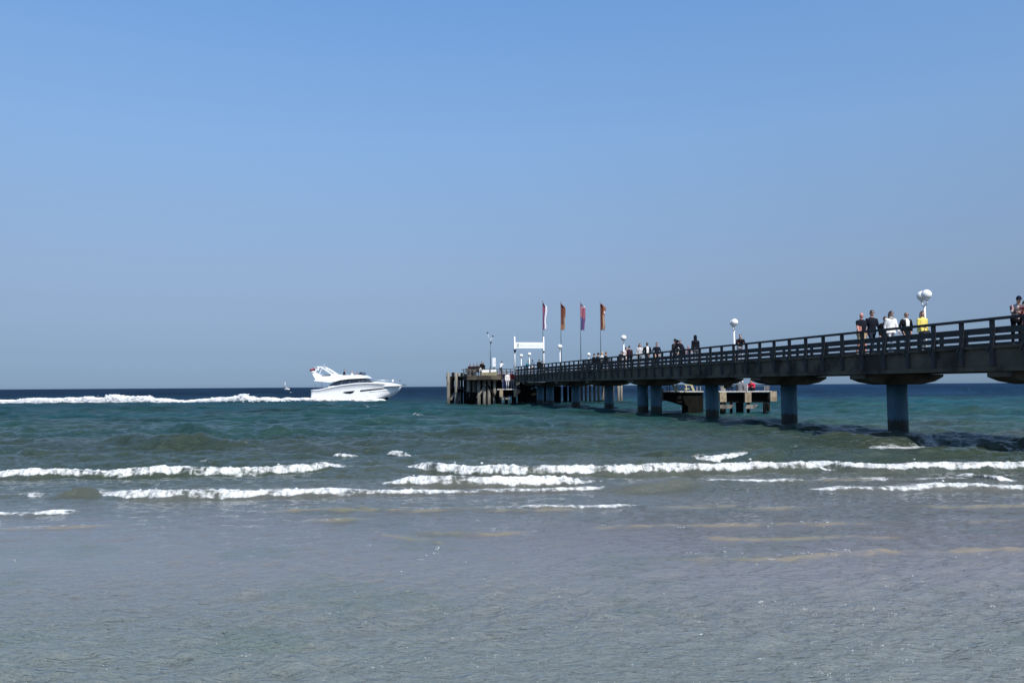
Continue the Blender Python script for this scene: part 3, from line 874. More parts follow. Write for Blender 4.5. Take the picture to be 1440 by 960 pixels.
# ================================================================ FLAGS
def fabric(name, cols):
    """vertical banner cloth dyed in blocks"""
    m = bpy.data.materials.new(name); m.use_nodes = True
    n, l = m.node_tree.nodes, m.node_tree.links
    b = n['Principled BSDF']; b.inputs['Roughness'].default_value = .8
    a = n.new('ShaderNodeAttribute'); a.attribute_name = 'dye'
    l.new(a.outputs['Color'], b.inputs['Base Color'])
    return m
M_CLOTH = fabric('banner_cloth', None)
def banner(px, top, bot, Y, w_px, dye, seed, lb, tipw=.2):
    t_, b_ = P(px, top, Y), P(px, bot, Y)
    zt, zb = t_.z, b_.z
    root = empty('flag', (t_.x, Y, 3.29), 0)
    mb = MB(); mb.tube([(0, 0, 0), (0, 0, 3.5), (0, 0, zt - 3.29 + .12)], [.055, .045, .022], n=8); mb.build('pole', M_STEEL, root)
    mb = MB(); mb.ball((0, 0, zt - 3.29 + .14), .045, n=8, m=6); mb.build('finial', M_STEEL, root)
    nu, nv = 12, 40; wd = w_px / F * Y
    r = random.Random(seed); p1, p2 = r.uniform(0, 6), r.uniform(0, 6)
    vs, cols = [], []
    for j in range(nv + 1):
        v = j / nv
        z = zt - 3.29 - v * (zt - zb)
        wj = wd * min(1, .25 + v * 5.5) * (1 - .25 * max(0, v - .85) / .15) * (1 + .12 * math.sin(v * 5 + p1))
        for i in range(nu + 1):
            u = i / nu
            x = .03 + wj * (u ** .9) * .98
            y_ = (.30 * math.sin(u * 5.2 + v * 1.5 + p1) + .12 * math.sin(u * 9 + v * 4 + p2)) * wd * u ** .5 + .06
            vs.append((x + .05 * math.sin(v * 9 + p2) * u, y_, z - .25 * u * wd * (1 if v < .1 else .6) - .06 * math.sin(u * 7)))
            cols.append(dye(u, v))
    fs = [(j * (nu + 1) + i, j * (nu + 1) + i + 1, (j + 1) * (nu + 1) + i + 1, (j + 1) * (nu + 1) + i) for j in range(nv) for i in range(nu)]
    me_ = bpy.data.meshes.new('cloth'); me_.from_pydata(vs, [], fs); me_.update()
    a_ = me_.attributes.new('dye', 'FLOAT_COLOR', 'POINT')
    a_.data.foreach_set('color', np.array([(*c, 1) for c in cols], dtype=np.float32).ravel())
    for pz in me_.polygons: pz.use_smooth = True
    me_.materials.append(M_CLOTH)
    o = bpy.data.objects.new('cloth', me_); COL.objects.link(o); o.parent = root
    sd = o.modifiers.new('thickness', 'SOLIDIFY'); sd.thickness = .012
    tag(root, lb, 'flag', 'tall banner flags on the pier head')
PUR, MAG, WHT, ORG, RED, BLU, TAN = (.15, .05, .15), (.24, .05, .11), (.70, .70, .74), (.24, .085, .035), (.10, .022, .018), (.07, .08, .20), (.34, .22, .13)
banner(763, 425, 463, 97.5, 5.4, lambda u, v: (PUR if v > .35 else MAG) if u < .5 else (WHT if u < .92 or v < .2 else PUR), 1, 'magenta and white banner flag, leftmost of the four above the gate')
banner(788.4, 426, 463.5, 97.8, 5.6, lambda u, v: RED if u < .55 and v < .8 else (ORG if v < .55 or u < .5 else TAN), 2, 'rust red banner flag with orange edge, second of the four from the left')
banner(816, 426, 463.5, 98.1, 7.0, lambda u, v: WHT if v < .16 and u > .25 else (BLU if v > .5 and u < .45 else ((.34, .10, .14) if v < .6 else PUR)), 3, 'pink and violet banner flag with white top, third of the four from the left')
banner(844, 426.5, 463.5, 98.4, 6.8, lambda u, v: RED if u < .45 else (WHT if .28 < v < .36 and u > .7 else (ORG if v < .45 else TAN)), 4, 'brown and orange banner flag, rightmost of the four')

# ================================================================ GATE WITH WRITTEN BANNER
gy = 86.5
ga, gb = P(724, 518, gy), P(764.8, 518, gy + .6)
gate = tag(empty('gate_sign', (ga.x, ga.y, ZD)), 'white gateway over the pier end carrying a lettered white banner', 'gate')
gdir = Vector((gb.x - ga.x, gb.y - ga.y, 0)); gl = gdir.length
gate.rotation_euler.z = math.atan2(gdir.y, gdir.x)
zt_ = P(724, 473.2, gy).z - ZD
for x in (0, gl):
    mb = MB(); mb.tube([(x, 0, 0), (x, 0, zt_ * .5), (x, 0, zt_)], [.085, .08, .07], n=12); q = mb.build('post', M_WHITE, gate)
z0_, z1_ = P(724, 489.5, gy).z - ZD, P(724, 481.2, gy).z - ZD
mb = MB(); mb.box((gl / 2, 0, (z0_ + z1_) / 2), (gl - .14, .05, z1_ - z0_)); brd = mb.build('board', mat('banner_white', (.82, .84, .82), .6, var=.02), gate)
mb = MB()                                       # emblem: a dark slanted leaf on a grey patch
zc_ = (z0_ + z1_) / 2
mb.box((.34, -.034, zc_), (.26, .01, .36)); mb.build('emblem', mat('emblem_grey', (.42, .47, .44), .7), brd)
mb = MB(); mb.rings([[Vector((.26 + .1 * k / 5 * 1.4 + .05 * math.sin(k / 5 * 3.14), -.042, zc_ - .15 + .3 * k / 5)), Vector((.30 + .1 * k / 5 * 1.2, -.042, zc_ - .15 + .3 * k / 5)), Vector((.30 + .1 * k / 5 * 1.2, -.046, zc_ - .15 + .3 * k / 5)), Vector((.26 + .1 * k / 5 * 1.4 + .05 * math.sin(k / 5 * 3.14), -.046, zc_ - .15 + .3 * k / 5))] for k in range(6)], sm=False)
mb.build('emblem', mat('emblem_dark', (.12, .15, .14), .7), brd)
# faded green lettering, only its strokes can be made out
mb = MB(); r = random.Random(12); xq = .62
words = (4, 3, 5, 5, 3)
for wn_ in words:
    for k in range(wn_):
        lw = r.uniform(.055, .08)
        hh = .15 if k == 0 else .11
        mb.box((xq, -.034, zc_ - .01 - (.15 - hh) / 2), (.018, .008, hh))
        if r.random() < .7: mb.box((xq + lw * .42, -.034, zc_ - .07 + hh * r.choice((.1, .5, .95))), (lw * .7, .008, .018))
        if r.random() < .6: mb.box((xq + lw * .75, -.034, zc_ - .02 - (.15 - hh) / 2), (.016, .008, hh * .8))
        xq += lw + .045
    xq += .07
mb.build('lettering', mat('faded_green', (.30, .42, .34), .7), brd)
mb = MB(); mb.tube([(0, -.12, z0_ - .45), (0, -.14, z0_ - .22), (0, -.12, z0_ - .12)], [.07, .14, .16], n=12); mb.build('loudspeaker', mat('navy_plastic', (.02, .03, .06), .5), gate)
mb = MB(); mb.tube([(gl, -.1, z0_ - .4), (gl, -.1, z0_ - .28)], [.09, .09], n=12); mb.build('clamp', M_STEEL, gate)

# ================================================================ WIND MAST AND NOTICE BOX ON THE HEAD
b_ = P(689.8, 516, 92.6)
mast = tag(empty('weather_mast', (b_.x, b_.y, 3.29)), 'thin dark mast with cup anemometer arms beside the white cabinet', 'mast')
k_ = lambda px, py: (P(px, py, 92.6).x - b_.x, 0, P(px, py, 92.6).z - 3.29)
mb = MB(); mb.tube([(0, 0, 0), (0, 0, 1.0)], .09, n=10); mb.tube([(0, 0, 1.0), k_(689.6, 481)], .035, n=8); mb.build('pole', M_STEEL, mast)
mb = MB()
mb.tube([k_(689.6, 482), k_(690.5, 476)], .04, n=8, mi=1); mb.tube([k_(689.8, 480), k_(687, 474), k_(686.2, 469)], .03, n=6, mi=1)
mb.tube([k_(690.2, 479), k_(692.2, 476), k_(693, 473.5)], .03, n=6, mi=1)
mb.build('arm', [M_STEEL, mat('pale_steel', (.55, .58, .62), .4, var=.05)], mast)
for (ax, ay, rr_) in ((685.7, 468, .11), (693, 472.5, .10), (690.3, 481.3, .12)):
    mb = MB(); mb.ball(k_(ax, ay), (rr_, rr_, rr_ * 1.1), n=10, m=8); mb.build('cup', M_STEEL, mast)
b_ = P(694.8, 516, 92.2)
mb = MB(); w_ = 4.8 / F * 92.2; h_ = P(694.8, 503.2, 92.2).z - b_.z
cab = empty('cabinet', (b_.x, b_.y, 3.29)); tag(cab, 'tall white cabinet at the foot of the wind mast', 'cabinet')
mb.box((0, 0, (b_.z - 3.29) + h_ / 2), (w_, .3, h_), bev=.02); cbody = mb.build('casing', M_WHITE, cab)
mb = MB(); mb.box((0, 0, (b_.z - 3.29) / 2), (w_ * .5, .2, (b_.z - 3.29))); mb.build('plinth', M_STEEL, cab)
mb = MB(); mb.box((0, -.153, (b_.z - 3.29) + h_ / 2), (w_ * .86, .01, h_ * .9)); dr = mb.build('door', mat('cabinet_door', (.74, .76, .78), .4, var=.03), cab)
mb = MB(); mb.box((w_ * .3, -.165, (b_.z - 3.29) + h_ * .5), (.03, .02, .12)); mb.build('handle', M_STEEL, dr)

# ================================================================ MOTOR YACHT
BY = 121.0
sc_b = 9.5
def bp(cx, cy):       # enlarged-crop pixel -> boat-local x, z
    return ((cx - 165) / 68.4, (530 - cy) / 68.4)
by0 = P(420 + 165 / 7.2, 490 + 530 / 7.2, BY)
yacht = tag(empty('motor_yacht', (by0.x, BY, 0), math.radians(-3)), 'white flybridge motor yacht speeding to the right, bow lifted, trailing foam', 'motor yacht')
M_GEL = mat('white_gelcoat', (.90, .90, .89), .25, var=.03, scale=1)
M_ANTI = mat('dark_antifoul', (.02, .025, .035), .5)
M_WIN = mat('tinted_glass', (.010, .014, .022), .06, var=.02, spec=.8)
M_CUSH = mat('grey_cushion', (.10, .11, .13), .8)
M_SS = mat('stainless', (.6, .62, .65), .25, metal=1.0)
M_BLUEC = mat('blue_cover', (.02, .04, .10), .7)
# hull stations: x, half beam at sheer, half beam at chine, keel z, chine z, sheer z
def zc(cx, cy): return bp(cx, cy)[1]
ST = [(-.05, 1.85, 1.84, -.55, .05, 1.72), (1.2, 2.0, 1.99, -.6, .05, 1.80), (2.4, 2.08, 2.08, -.65, .06, 2.05), (4.5, 2.12, 2.10, -.65, .10, 2.45),
      (6.5, 2.10, 2.02, -.60, .18, 2.68), (8.2, 1.98, 1.74, -.45, .32, 2.75), (9.6, 1.75, 1.18, -.15, .55, 2.70), (10.8, 1.38, .78, .25, .85, 2.60),
      (11.8, .90, .42, .80, 1.25, 2.50), (12.5, .45, .18, 1.45, 1.75, 2.43), (12.95, .10, .05, 2.1, 2.2, 2.38)]
def station(x, hb, cb, kz, cz, sz):
    pts = [(0, kz), (cb * .55, kz + (cz - kz) * .62), (cb, cz), (cb + (hb - cb) * .10, cz + .03), (cb + (hb - cb) * .25, cz + (sz - cz) * .3), (cb + (hb - cb) * .62, cz + (sz - cz) * .62), (hb, sz - .10), (hb + .03, sz - .09), (hb + .03, sz)]
    r_ = [Vector((x + (z - kz) * .06 * (x > 9), -y, z)) for y, z in pts]
    l_ = [Vector((x + (z - kz) * .06 * (x > 9), y, z)) for y, z in reversed(pts[1:])]
    return r_ + l_
def interp_st(x):
    for a_, b__ in zip(ST, ST[1:]):
        if a_[0] <= x <= b__[0]:
            t = (x - a_[0]) / (b__[0] - a_[0]); return tuple(a_[i] + (b__[i] - a_[i]) * t for i in range(6))
xs_b = [x * .25 - .05 for x in range(0, 52)] + [12.95]
mb = MB(); mb.rings([station(*interp_st(min(x, 12.95))) for x in xs_b], sm=True)
hull = mb.build('hull', [M_GEL, M_ANTI], yacht)
for pz in hull.data.polygons:
    c = pz.center
    if c.z < .12 + max(0, c.x - 8.5) * .15: pz.material_index = 1
    if abs(pz.normal.z) > .8 and c.z > 1: pz.use_smooth = False
def side_y(x, z):
    s_ = interp_st(x); hb, cb, kz, cz, sz = s_[1:]
    t = (z - cz) / (sz - cz); return cb + (hb - cb) * np.interp(t, [0, .3, .62, 1], [.1, .25, .62, 1.0])
def hull_patch(outline, name, mt, side=-1, off=.012):
    """window set on the hull side: outline of (x, z_low, z_high)"""
    mb = MB(); lo, hi, lo2, hi2 = [], [], [], []
    rr_ = []
    for (x, a_, b__) in outline:
        r_ = []
        for k in range(5):
            z = a_ + (b__ - a_) * k / 4; r_.append(Vector((x + (z - interp_st(x)[3]) * .06 * (x > 9), side * (side_y(x, z) + off), z)))
        r_ += [v - Vector((0, side * (off + .05), 0)) for v in reversed(r_)]
        rr_.append(r_)
    mb.rings(rr_, sm=False); return mb.build(name, mt, hull)
for sd_ in (-1, 1):
    o = []
    for k in range(17):
        cx = 658 + (925 - 658) * k / 16; x, _ = bp(cx, 0)
        mid = zc(0, 424 + (397 - 424) * k / 16); th = .13 * (1 - (k / 16) ** 3 * .75)
        o.append((x, mid - th, mid + th * .75))
    hull_patch(o, 'window', M_WIN, sd_)
    o = [(bp(cx, 0)[0], zc(0, b__), zc(0, a_)) for cx, a_, b__ in ((487, 436, 441), (515, 430, 450), (560, 426, 453), (585, 423, 446), (606, 422, 426))]
    hull_patch(o, 'window', M_WIN, sd_)
    # rubbing strake and spray knuckle
    mb = MB(); mb.tube([(x, sd_ * (interp_st(x)[1] + .03), interp_st(x)[5] - .12) for x in [.3 + .5 * k for k in range(25)]], .035, n=6); mb.build('rub_rail', M_GEL, hull)
    mb = MB(); mb.tube([(x, sd_ * (side_y(x, interp_st(x)[3] + .62 * (interp_st(x)[5] - interp_st(x)[3])) ), interp_st(x)[3] + .62 * (interp_st(x)[5] - interp_st(x)[3]) - .1) for x in [8.5 + .35 * k for k in range(12)]], .05, n=6); mb.build('spray_rail', M_GEL, hull)
mb = MB(); mb.rings([[Vector((-.9, y, .42)) for y in (-1.6, 1.6)] + [Vector((-.9, y, .30)) for y in (1.6, -1.6)],
                     [Vector((.1, y, .42)) for y in (-1.75, 1.75)] + [Vector((.1, y, .25)) for y in (1.75, -1.75)]], sm=False)
mb.build('swim_platform', M_GEL, yacht)
# superstructure outline (side profile lofted across the beam)
def loft(prof, hw0, hw1, name, mt, parent=yacht, zr=None, sm=False, n=6):
    """extrude a closed side profile (x,z) across the boat, narrowing with height"""
    zmin = min(z for x, z in prof); zmax = max(z for x, z in prof)
    def w_(z): return hw0 + (hw1 - hw0) * (z - zmin) / max(zmax - zmin, .01)
    A_ = [Vector((x, -w_(z), z)) for x, z in prof]; B_ = [Vector((x, w_(z), z)) for x, z in prof]
    mb = MB(); mb.rings([A_, [a_.lerp(b__, .06) + Vector((0, 0, 0)) for a_, b__ in zip(A_, B_)], [a_.lerp(b__, .94) for a_, b__ in zip(A_, B_)], B_], sm=sm)
    return mb.build(name, mt, parent)
cab_p = [bp(*q) for q in ((330, 385), (340, 366), (1000, 372), (960, 356), (880, 346), (790, 338), (765, 340), (700, 342))]
# coachroof of the fore deck
loft([bp(*q) for q in ((335, 392), (335, 372), (560, 366), (785, 336), (850, 338), (940, 348), (1010, 362), (1035, 376))], 1.5, 1.25, 'foredeck', M_GEL)
# dark window band of the saloon with pillars
band = loft([bp(*q) for q in ((338, 376), (345, 362), (395, 335), (450, 318), (540, 306), (650, 300), (705, 305), (745, 320), (782, 338), (560, 370))], 1.72, 1.38, 'saloon_glass', M_WIN)
for cx in (470, 545, 640):
    for sd_ in (-1, 1):
        mb = MB(); a_, b__ = bp(cx - 10, 372), bp(cx + 8, 305)
        mb.bar((a_[0], sd_ * 1.70, a_[1]), (b__[0], sd_ * 1.42, b__[1]), .06, .05); mb.build('mullion', mat('window_frame_grey', (.12, .13, .15), .5), band)
mb = MB(); a_, b__ = bp(338, 378), bp(785, 341)
for sd_ in (-1, 1): mb.bar((a_[0], sd_ * 1.76, a_[1] - .08), (b__[0], sd_ * 1.62, b__[1] - .07), .06, .16)
mb.build('sill', M_GEL, yacht)
# flybridge: aft overhang, coaming and brow over the windows
loft([bp(*q) for q in ((188, 322), (205, 306), (170, 252), (196, 240), (215, 250), (262, 276), (350, 276), (372, 252), (450, 268), (600, 266), (655, 264), (690, 276), (722, 298), (650, 300), (540, 305), (450, 317), (400, 332), (345, 338), (250, 328))], 1.85, 1.65, 'flybridge', M_GEL)
mb = MB()
a_ = [bp(*q) for q in ((600, 262), (640, 240), (655, 238), (668, 262))]
for i in range(2):
    mb.bar((a_[i][0], -1.35, a_[i][1]), (a_[i + 1][0], -1.35, a_[i + 1][1]), .04, .04); mb.bar((a_[i][0], 1.35, a_[i][1]), (a_[i + 1][0], 1.35, a_[i + 1][1]), .04, .04)
mb.rings([[Vector((a_[0][0] + .35, y, a_[0][1])), Vector((a_[2][0], y, a_[2][1])), Vector((a_[2][0] + .03, y, a_[2][1])), Vector((a_[3][0], y, a_[3][1]))] for y in (-1.35, 0, 1.35)], sm=False)
mb.build('windscreen', M_WIN, yacht)
mb = MB(); a_ = [bp(*q) for q in ((195, 255), (262, 280), (350, 280), (340, 262))]
mb.box(((a_[1][0] + a_[2][0]) / 2, 0, a_[1][1] + .12), (1.5, 2.6, .3), bev=.05); mb.build('seat_cushion', M_CUSH, yacht)
# radar arch: raked legs, cross bar and aft strut
arch = None
mb = MB()
for sd_ in (-1, 1):
    p0, p1, p2 = bp(375, 262), bp(300, 212), bp(243, 182)
    mb.bar((p0[0], sd_ * 1.45, p0[1]), (p1[0], sd_ * 1.35, p1[1]), .10, .24); mb.bar((p1[0] + .02, sd_ * 1.35, p1[1] - .01), (p2[0], sd_ * 1.2, p2[1]), .10, .22)
    q0, q1 = bp(180, 250), bp(205, 208); mb.bar((q0[0], sd_ * 1.4, q0[1]), (q1[0], sd_ * 1.2, q1[1]), .08, .14)
    q2 = bp(240, 184); mb.bar((q1[0], sd_ * 1.2, q1[1]), (q2[0], sd_ * 1.2, q2[1]), .07, .10)
p2 = bp(238, 182); mb.box((p2[0], 0, p2[1]), (.45, 2.5, .12), bev=.03)
arch = mb.build('radar_arch', M_GEL, yacht)
mb = MB(); q = bp(182, 186); mb.ball((q[0] + .1, .3, q[1] + .02), (.2, .2, .16)); mb.build('radar_dome', M_GEL, arch)
mb = MB(); q = bp(203, 208); mb.ball((q[0], -.4, q[1]), (.18, .18, .15)); mb.build('radar_dome', M_GEL, arch)
mb = MB(); q0, q1 = bp(215, 182), bp(225, 170); mb.tube([(q0[0], -.3, q0[1]), (q1[0], -.3, q1[1])], .05, n=8); mb.build('horn', M_CUSH, arch)
mb = MB(); q0, q1 = bp(240, 180), bp(250, 150); mb.tube([(q0[0], .5, q0[1]), (q1[0], .5, q1[1])], .015, n=6); mb.build('antenna', M_GEL, arch)
# ensign at the stern of the flybridge
mb = MB(); q0, q1 = bp(190, 245), bp(158, 176); mb.tube([(q0[0], 0, q0[1]), (q1[0], 0, q1[1])], .02, n=6); es = mb.build('flagstaff', M_GEL, yacht)
mb = MB()
for bi_, (t0, t1) in enumerate(((0, 1 / 3), (1 / 3, 2 / 3), (2 / 3, 1))):
    rr_ = []
    for k in range(7):
        u = k / 6; a0, b0_ = bp(160 - 56 * u, 186 + 22 * u), bp(172 - 54 * u, 232 + 4 * u)
        w1 = .06 * math.sin(u * 7)
        A0 = Vector((a0[0] + (b0_[0] - a0[0]) * t0, w1, a0[1] + (b0_[1] - a0[1]) * t0)); A1 = Vector((a0[0] + (b0_[0] - a0[0]) * t1, w1 + .02, a0[1] + (b0_[1] - a0[1]) * t1))
        rr_.append([A0, A1, A1 + Vector((0, .01, 0)), A0 + Vector((0, .01, 0))])
    mb.rings(rr_, mi=bi_, sm=False)
mb.build('ensign', [mat('flag_red', (.32, .06, .07), .8), mat('flag_dark', (.05, .03, .05), .8), mat('flag_white', (.75, .73, .72), .8)], es)
# bow: pulpit rail, anchor, cleats, fender
mb = MB()
for sd_ in (-1, 1):
    pts = [(x, sd_ * (interp_st(min(x, 12.9))[1] * .93), 2.62 + .42 * min(1, (x - 6.6) * 1.5) + .0 * x) for x in (6.8, 7.5, 8.5, 9.5, 10.5, 11.5, 12.3, 12.9)]
    mb.tube(pts, .016, n=6)
    for p_ in pts[1:-1]: mb.tube([(p_[0], p_[1], 2.5), p_], .014, n=5)
mb.build('pulpit_rail', M_SS, yacht)
mb = MB(); q0, q1 = bp(1045, 366), bp(1085, 366); mb.bar((q0[0], 0, q0[1]), (q1[0], 0, q1[1]), .18, .12); mb.bar((q1[0] - .05, -.18, q1[1] - .1), (q1[0] - .05, .18, q1[1] - .1), .08, .16); mb.build('anchor', mat('galvanised', (.12, .13, .15), .5, metal=.6), yacht)
mb = MB(); q = bp(965, 325); mb.ball((q[0], -.5, q[1]), (.14, .14, .17)); q2 = bp(955, 350); mb.tube([(q2[0], -.5, q2[1]), (q[0], -.5, q[1])], .03, n=6); mb.build('searchlight', M_GEL, yacht)
mb = MB(); q = bp(1030, 325); mb.tube([(q[0] - .15, .2, q[1]), (q[0] + .15, .2, q[1])], .03, n=6); q2 = bp(1025, 360); mb.tube([(q2[0], .2, q2[1]), (q[0], .2, q[1])], .015, n=6); mb.build('bow_light', M_STEEL, yacht)
# blue cockpit cover and stern rail
mb = MB(); mb.rings([[Vector((x, -w_, z)), Vector((x, w_, z)), Vector((x, w_, z - .22)), Vector((x, -w_, z - .22))] for x, w_, z in ((.15, 1.7, zc(0, 401)), (1.2, 1.85, zc(0, 393)), (2.3, 1.9, zc(0, 385)))], sm=False)
mb.build('cockpit_cover', M_BLUEC, yacht)
for sd_ in (-1, 1):
    mb = MB(); q = bp(200, 322); mb.tube([(q[0], sd_ * 1.6, 1.75), (q[0] + .05, sd_ * 1.6, 3.05)], .03, n=8); mb.build('stanchion', M_SS, yacht)

# ================================================================ SMALL SAILING BOAT ON THE HORIZON
sb_ = P(403.5, 545.6, 820.0)
sail = tag(empty('sailing_boat', (sb_.x, sb_.y, 0), math.radians(-8)), 'tiny distant sailing boat with a slim white sail by the horizon', 'sailing boat')
mb = MB(); K = 820 / F
rr_ = []
for k in range(13):
    u = k / 12; x = -3.2 * K * 1.0 + u * 7.0 * K; hb = 1.5 * math.sin(min(u * 1.25 + .35, 1.0) * math.pi / 2) * (1 if u < .6 else max(.05, 1 - (u - .6) / .4) ** .6)
    z1 = .8 + .3 * u
    rr_.append([Vector((x, -hb, z1)), Vector((x, -hb * .6, .0)), Vector((x, 0, -.4)), Vector((x, hb * .6, .0)), Vector((x, hb, z1))])
mb.rings(rr_, sm=True); mb.build('hull', M_GEL, sail)
mb = MB(); mb.box((-.2, 0, 1.75), (1.9, 1.3, .5), bev=.1); mb.build('cabin', M_GEL, sail)
mb = MB(); mb.tube([(-1.6, 0, 1.2), (-1.6, 0, 8.2)], .07, n=8); mb.build('mast', M_STEEL, sail)
mb = MB(); mb.rings([[Vector((-1.65, 0, 2.0)), Vector((-1.65, .03, 2.0)), Vector((-1.65, .03, 8.0)), Vector((-1.65, 0, 8.0))], [Vector((-2.6, .1, 1.6)), Vector((-2.6, .13, 1.6)), Vector((-1.75, .06, 7.9)), Vector((-1.75, .03, 7.9))],
                     [Vector((-3.6, .15, 1.6)), Vector((-3.6, .18, 1.6)), Vector((-2.3, .08, 7.6)), Vector((-2.3, .05, 7.6))]], sm=True); mb.build('sail', M_WHITE, sail)

# ================================================================ WAKE
rw = np.random.default_rng(5)
cen, rad = [], []
def wake_h(px):   # height of the thrown water in metres along the wake, by photo column at depth BY
    xs_ = [-200, -60, 0, 25, 50, 62, 105, 120, 150, 162, 167, 176, 195, 207, 212, 245, 262, 268, 300, 335, 345, 360, 400, 430, 441, 470, 520, 535, 545]
    hs_ = [5, 6, 6.5, 6, 8.5, 7, 8.5, 9.5, 10, 17.5, 12.5, 10, 10.5, 12.5, 8.5, 4, 1.8, 3, 6, 9, 11.5, 8, 5.5, 5, 7, 3.5, 4.5, 5, 1.5]
    return np.interp(px, xs_, hs_) * BY / F * .74
NW = 75000
M_WAKE = mat('wake_white', (.90, .91, .91), .8, var=.04, scale=2)
pxs = rw.uniform(-190, 545, NW)
hh = wake_h(pxs) * (.62 + .55 * vnoise(pxs * .22, pxs * 0, 8) + .3 * vnoise(pxs * .7, pxs * 0, 18)) 
zz = rw.random(NW) ** 1.5 * hh
xx = (pxs - 720) / F * BY
wid = np.where(pxs > 441, .35, 1.8)
ycen = np.where(pxs > 441, BY - 2.0 - 0 * pxs, BY - .3)
yy2 = ycen + rw.normal(0, 1, NW) * wid * .5
rd = rw.uniform(.03, .09, NW)
keep = ~((pxs > 441) & (zz > .5))
cen = np.stack([xx, yy2, zz + .02], -1)[keep]; rr = np.stack([rd * 1.7, rd, rd * .9], -1)[keep]
wk = blob_mesh(cen, rr, 'wake_foam', M_WAKE, 9)
tag(wk, 'long white wake of churned foam behind the motor yacht', 'foam', kind='stuff')
# ================================================================ PEOPLE
SKIN = lambda c=(.50, .30, .22): mat('skin_%d' % int(c[0] * 1000), c, .55, var=.06, scale=8)
def cloth(c):
    c = tuple(v * (.5 if max(c) < .12 else 1) for v in c)
    return mat('cloth_%d_%d_%d' % tuple(int(v * 999) for v in c), c, .9, spec=.15, var=.16, scale=9, bump=.35, bscale=24)
_tmp = bpy.data.objects.new('tmp_body', bpy.data.meshes.new('tmp')); COL.objects.link(_tmp)
_rm = _tmp.modifiers.new('r', 'REMESH'); _rm.mode = 'VOXEL'
_sm = _tmp.modifiers.new('s', 'SMOOTH'); _sm.iterations = 3; _sm.factor = .5
def remeshed(mb, voxel):
    me_ = bpy.data.meshes.new('b'); me_.from_pydata(mb.v, [], mb.f); me_.update()
    old = _tmp.data; _tmp.data = me_; bpy.data.meshes.remove(old)
    _rm.voxel_size = voxel
    dg = bpy.context.evaluated_depsgraph_get(); dg.update()
    return bpy.data.meshes.new_from_object(_tmp.evaluated_get(dg))
def seg_d(p, a, b):
    ab = b - a; t = max(0, min(1, (p - a).dot(ab) / max(ab.length_squared, 1e-9)))
    return (p - a - ab * t).length
POSES = {
 'stand': dict(arm=[((.14, 0, -1), (.02, -.15, -1))] * 2, leg=[((.03, -.02, -1), (0, .03, -1))] * 2, lean=2),
 'walk': dict(arm=[((.16, .28, -1), (.0, -.05, -1)), ((.16, -.22, -1), (-.05, -.55, -1))], leg=[((.0, -.36, -1), (0, .02, -1)), ((.0, .14, -1), (0, .42, -1))], lean=4),
 'walk2': dict(arm=[((.16, -.25, -1), (-.05, -.5, -1)), ((.16, .22, -1), (0, -.1, -1))], leg=[((.0, .12, -1), (0, .40, -1)), ((.0, -.32, -1), (0, .02, -1))], lean=3),
 'pockets': dict(arm=[((.42, .12, -1), (-.42, -.32, -1))] * 2, leg=[((.0, -.18, -1), (0, .06, -1)), ((.02, .1, -1), (0, .2, -1))], lean=2),
 'hold': dict(arm=[((.16, -.1, -1), (-.45, -.9, -.25)), ((.14, .1, -1), (0, -.3, -1))], leg=[((.0, -.22, -1), (0, .02, -1)), ((.0, .1, -1), (0, .26, -1))], lean=3),
 'lean': dict(arm=[((.22, -.62, -.8), (-.35, -1, -.05))] * 2, leg=[((.06, .06, -1), (0, .10, -1)), ((.04, -.05, -1), (0, .05, -1))], lean=22),
 'bend': dict(arm=[((.15, -.5, -.9), (-.2, -1, -.2))] * 2, leg=[((.06, .1, -1), (0, .08, -1)), ((.04, -.05, -1), (0, .05, -1))], lean=38),
 'sit': dict(arm=[((.15, -.3, -1), (-.25, -1, -.2))] * 2, leg=[((.06, -1, -.08), (0, .06, -1))] * 2, lean=8),
 'sitlow': dict(arm=[((.15, -.5, -1), (-.25, -1, .1))] * 2, leg=[((.1, -1, .35), (0, -.55, -1))] * 2, lean=34),
}
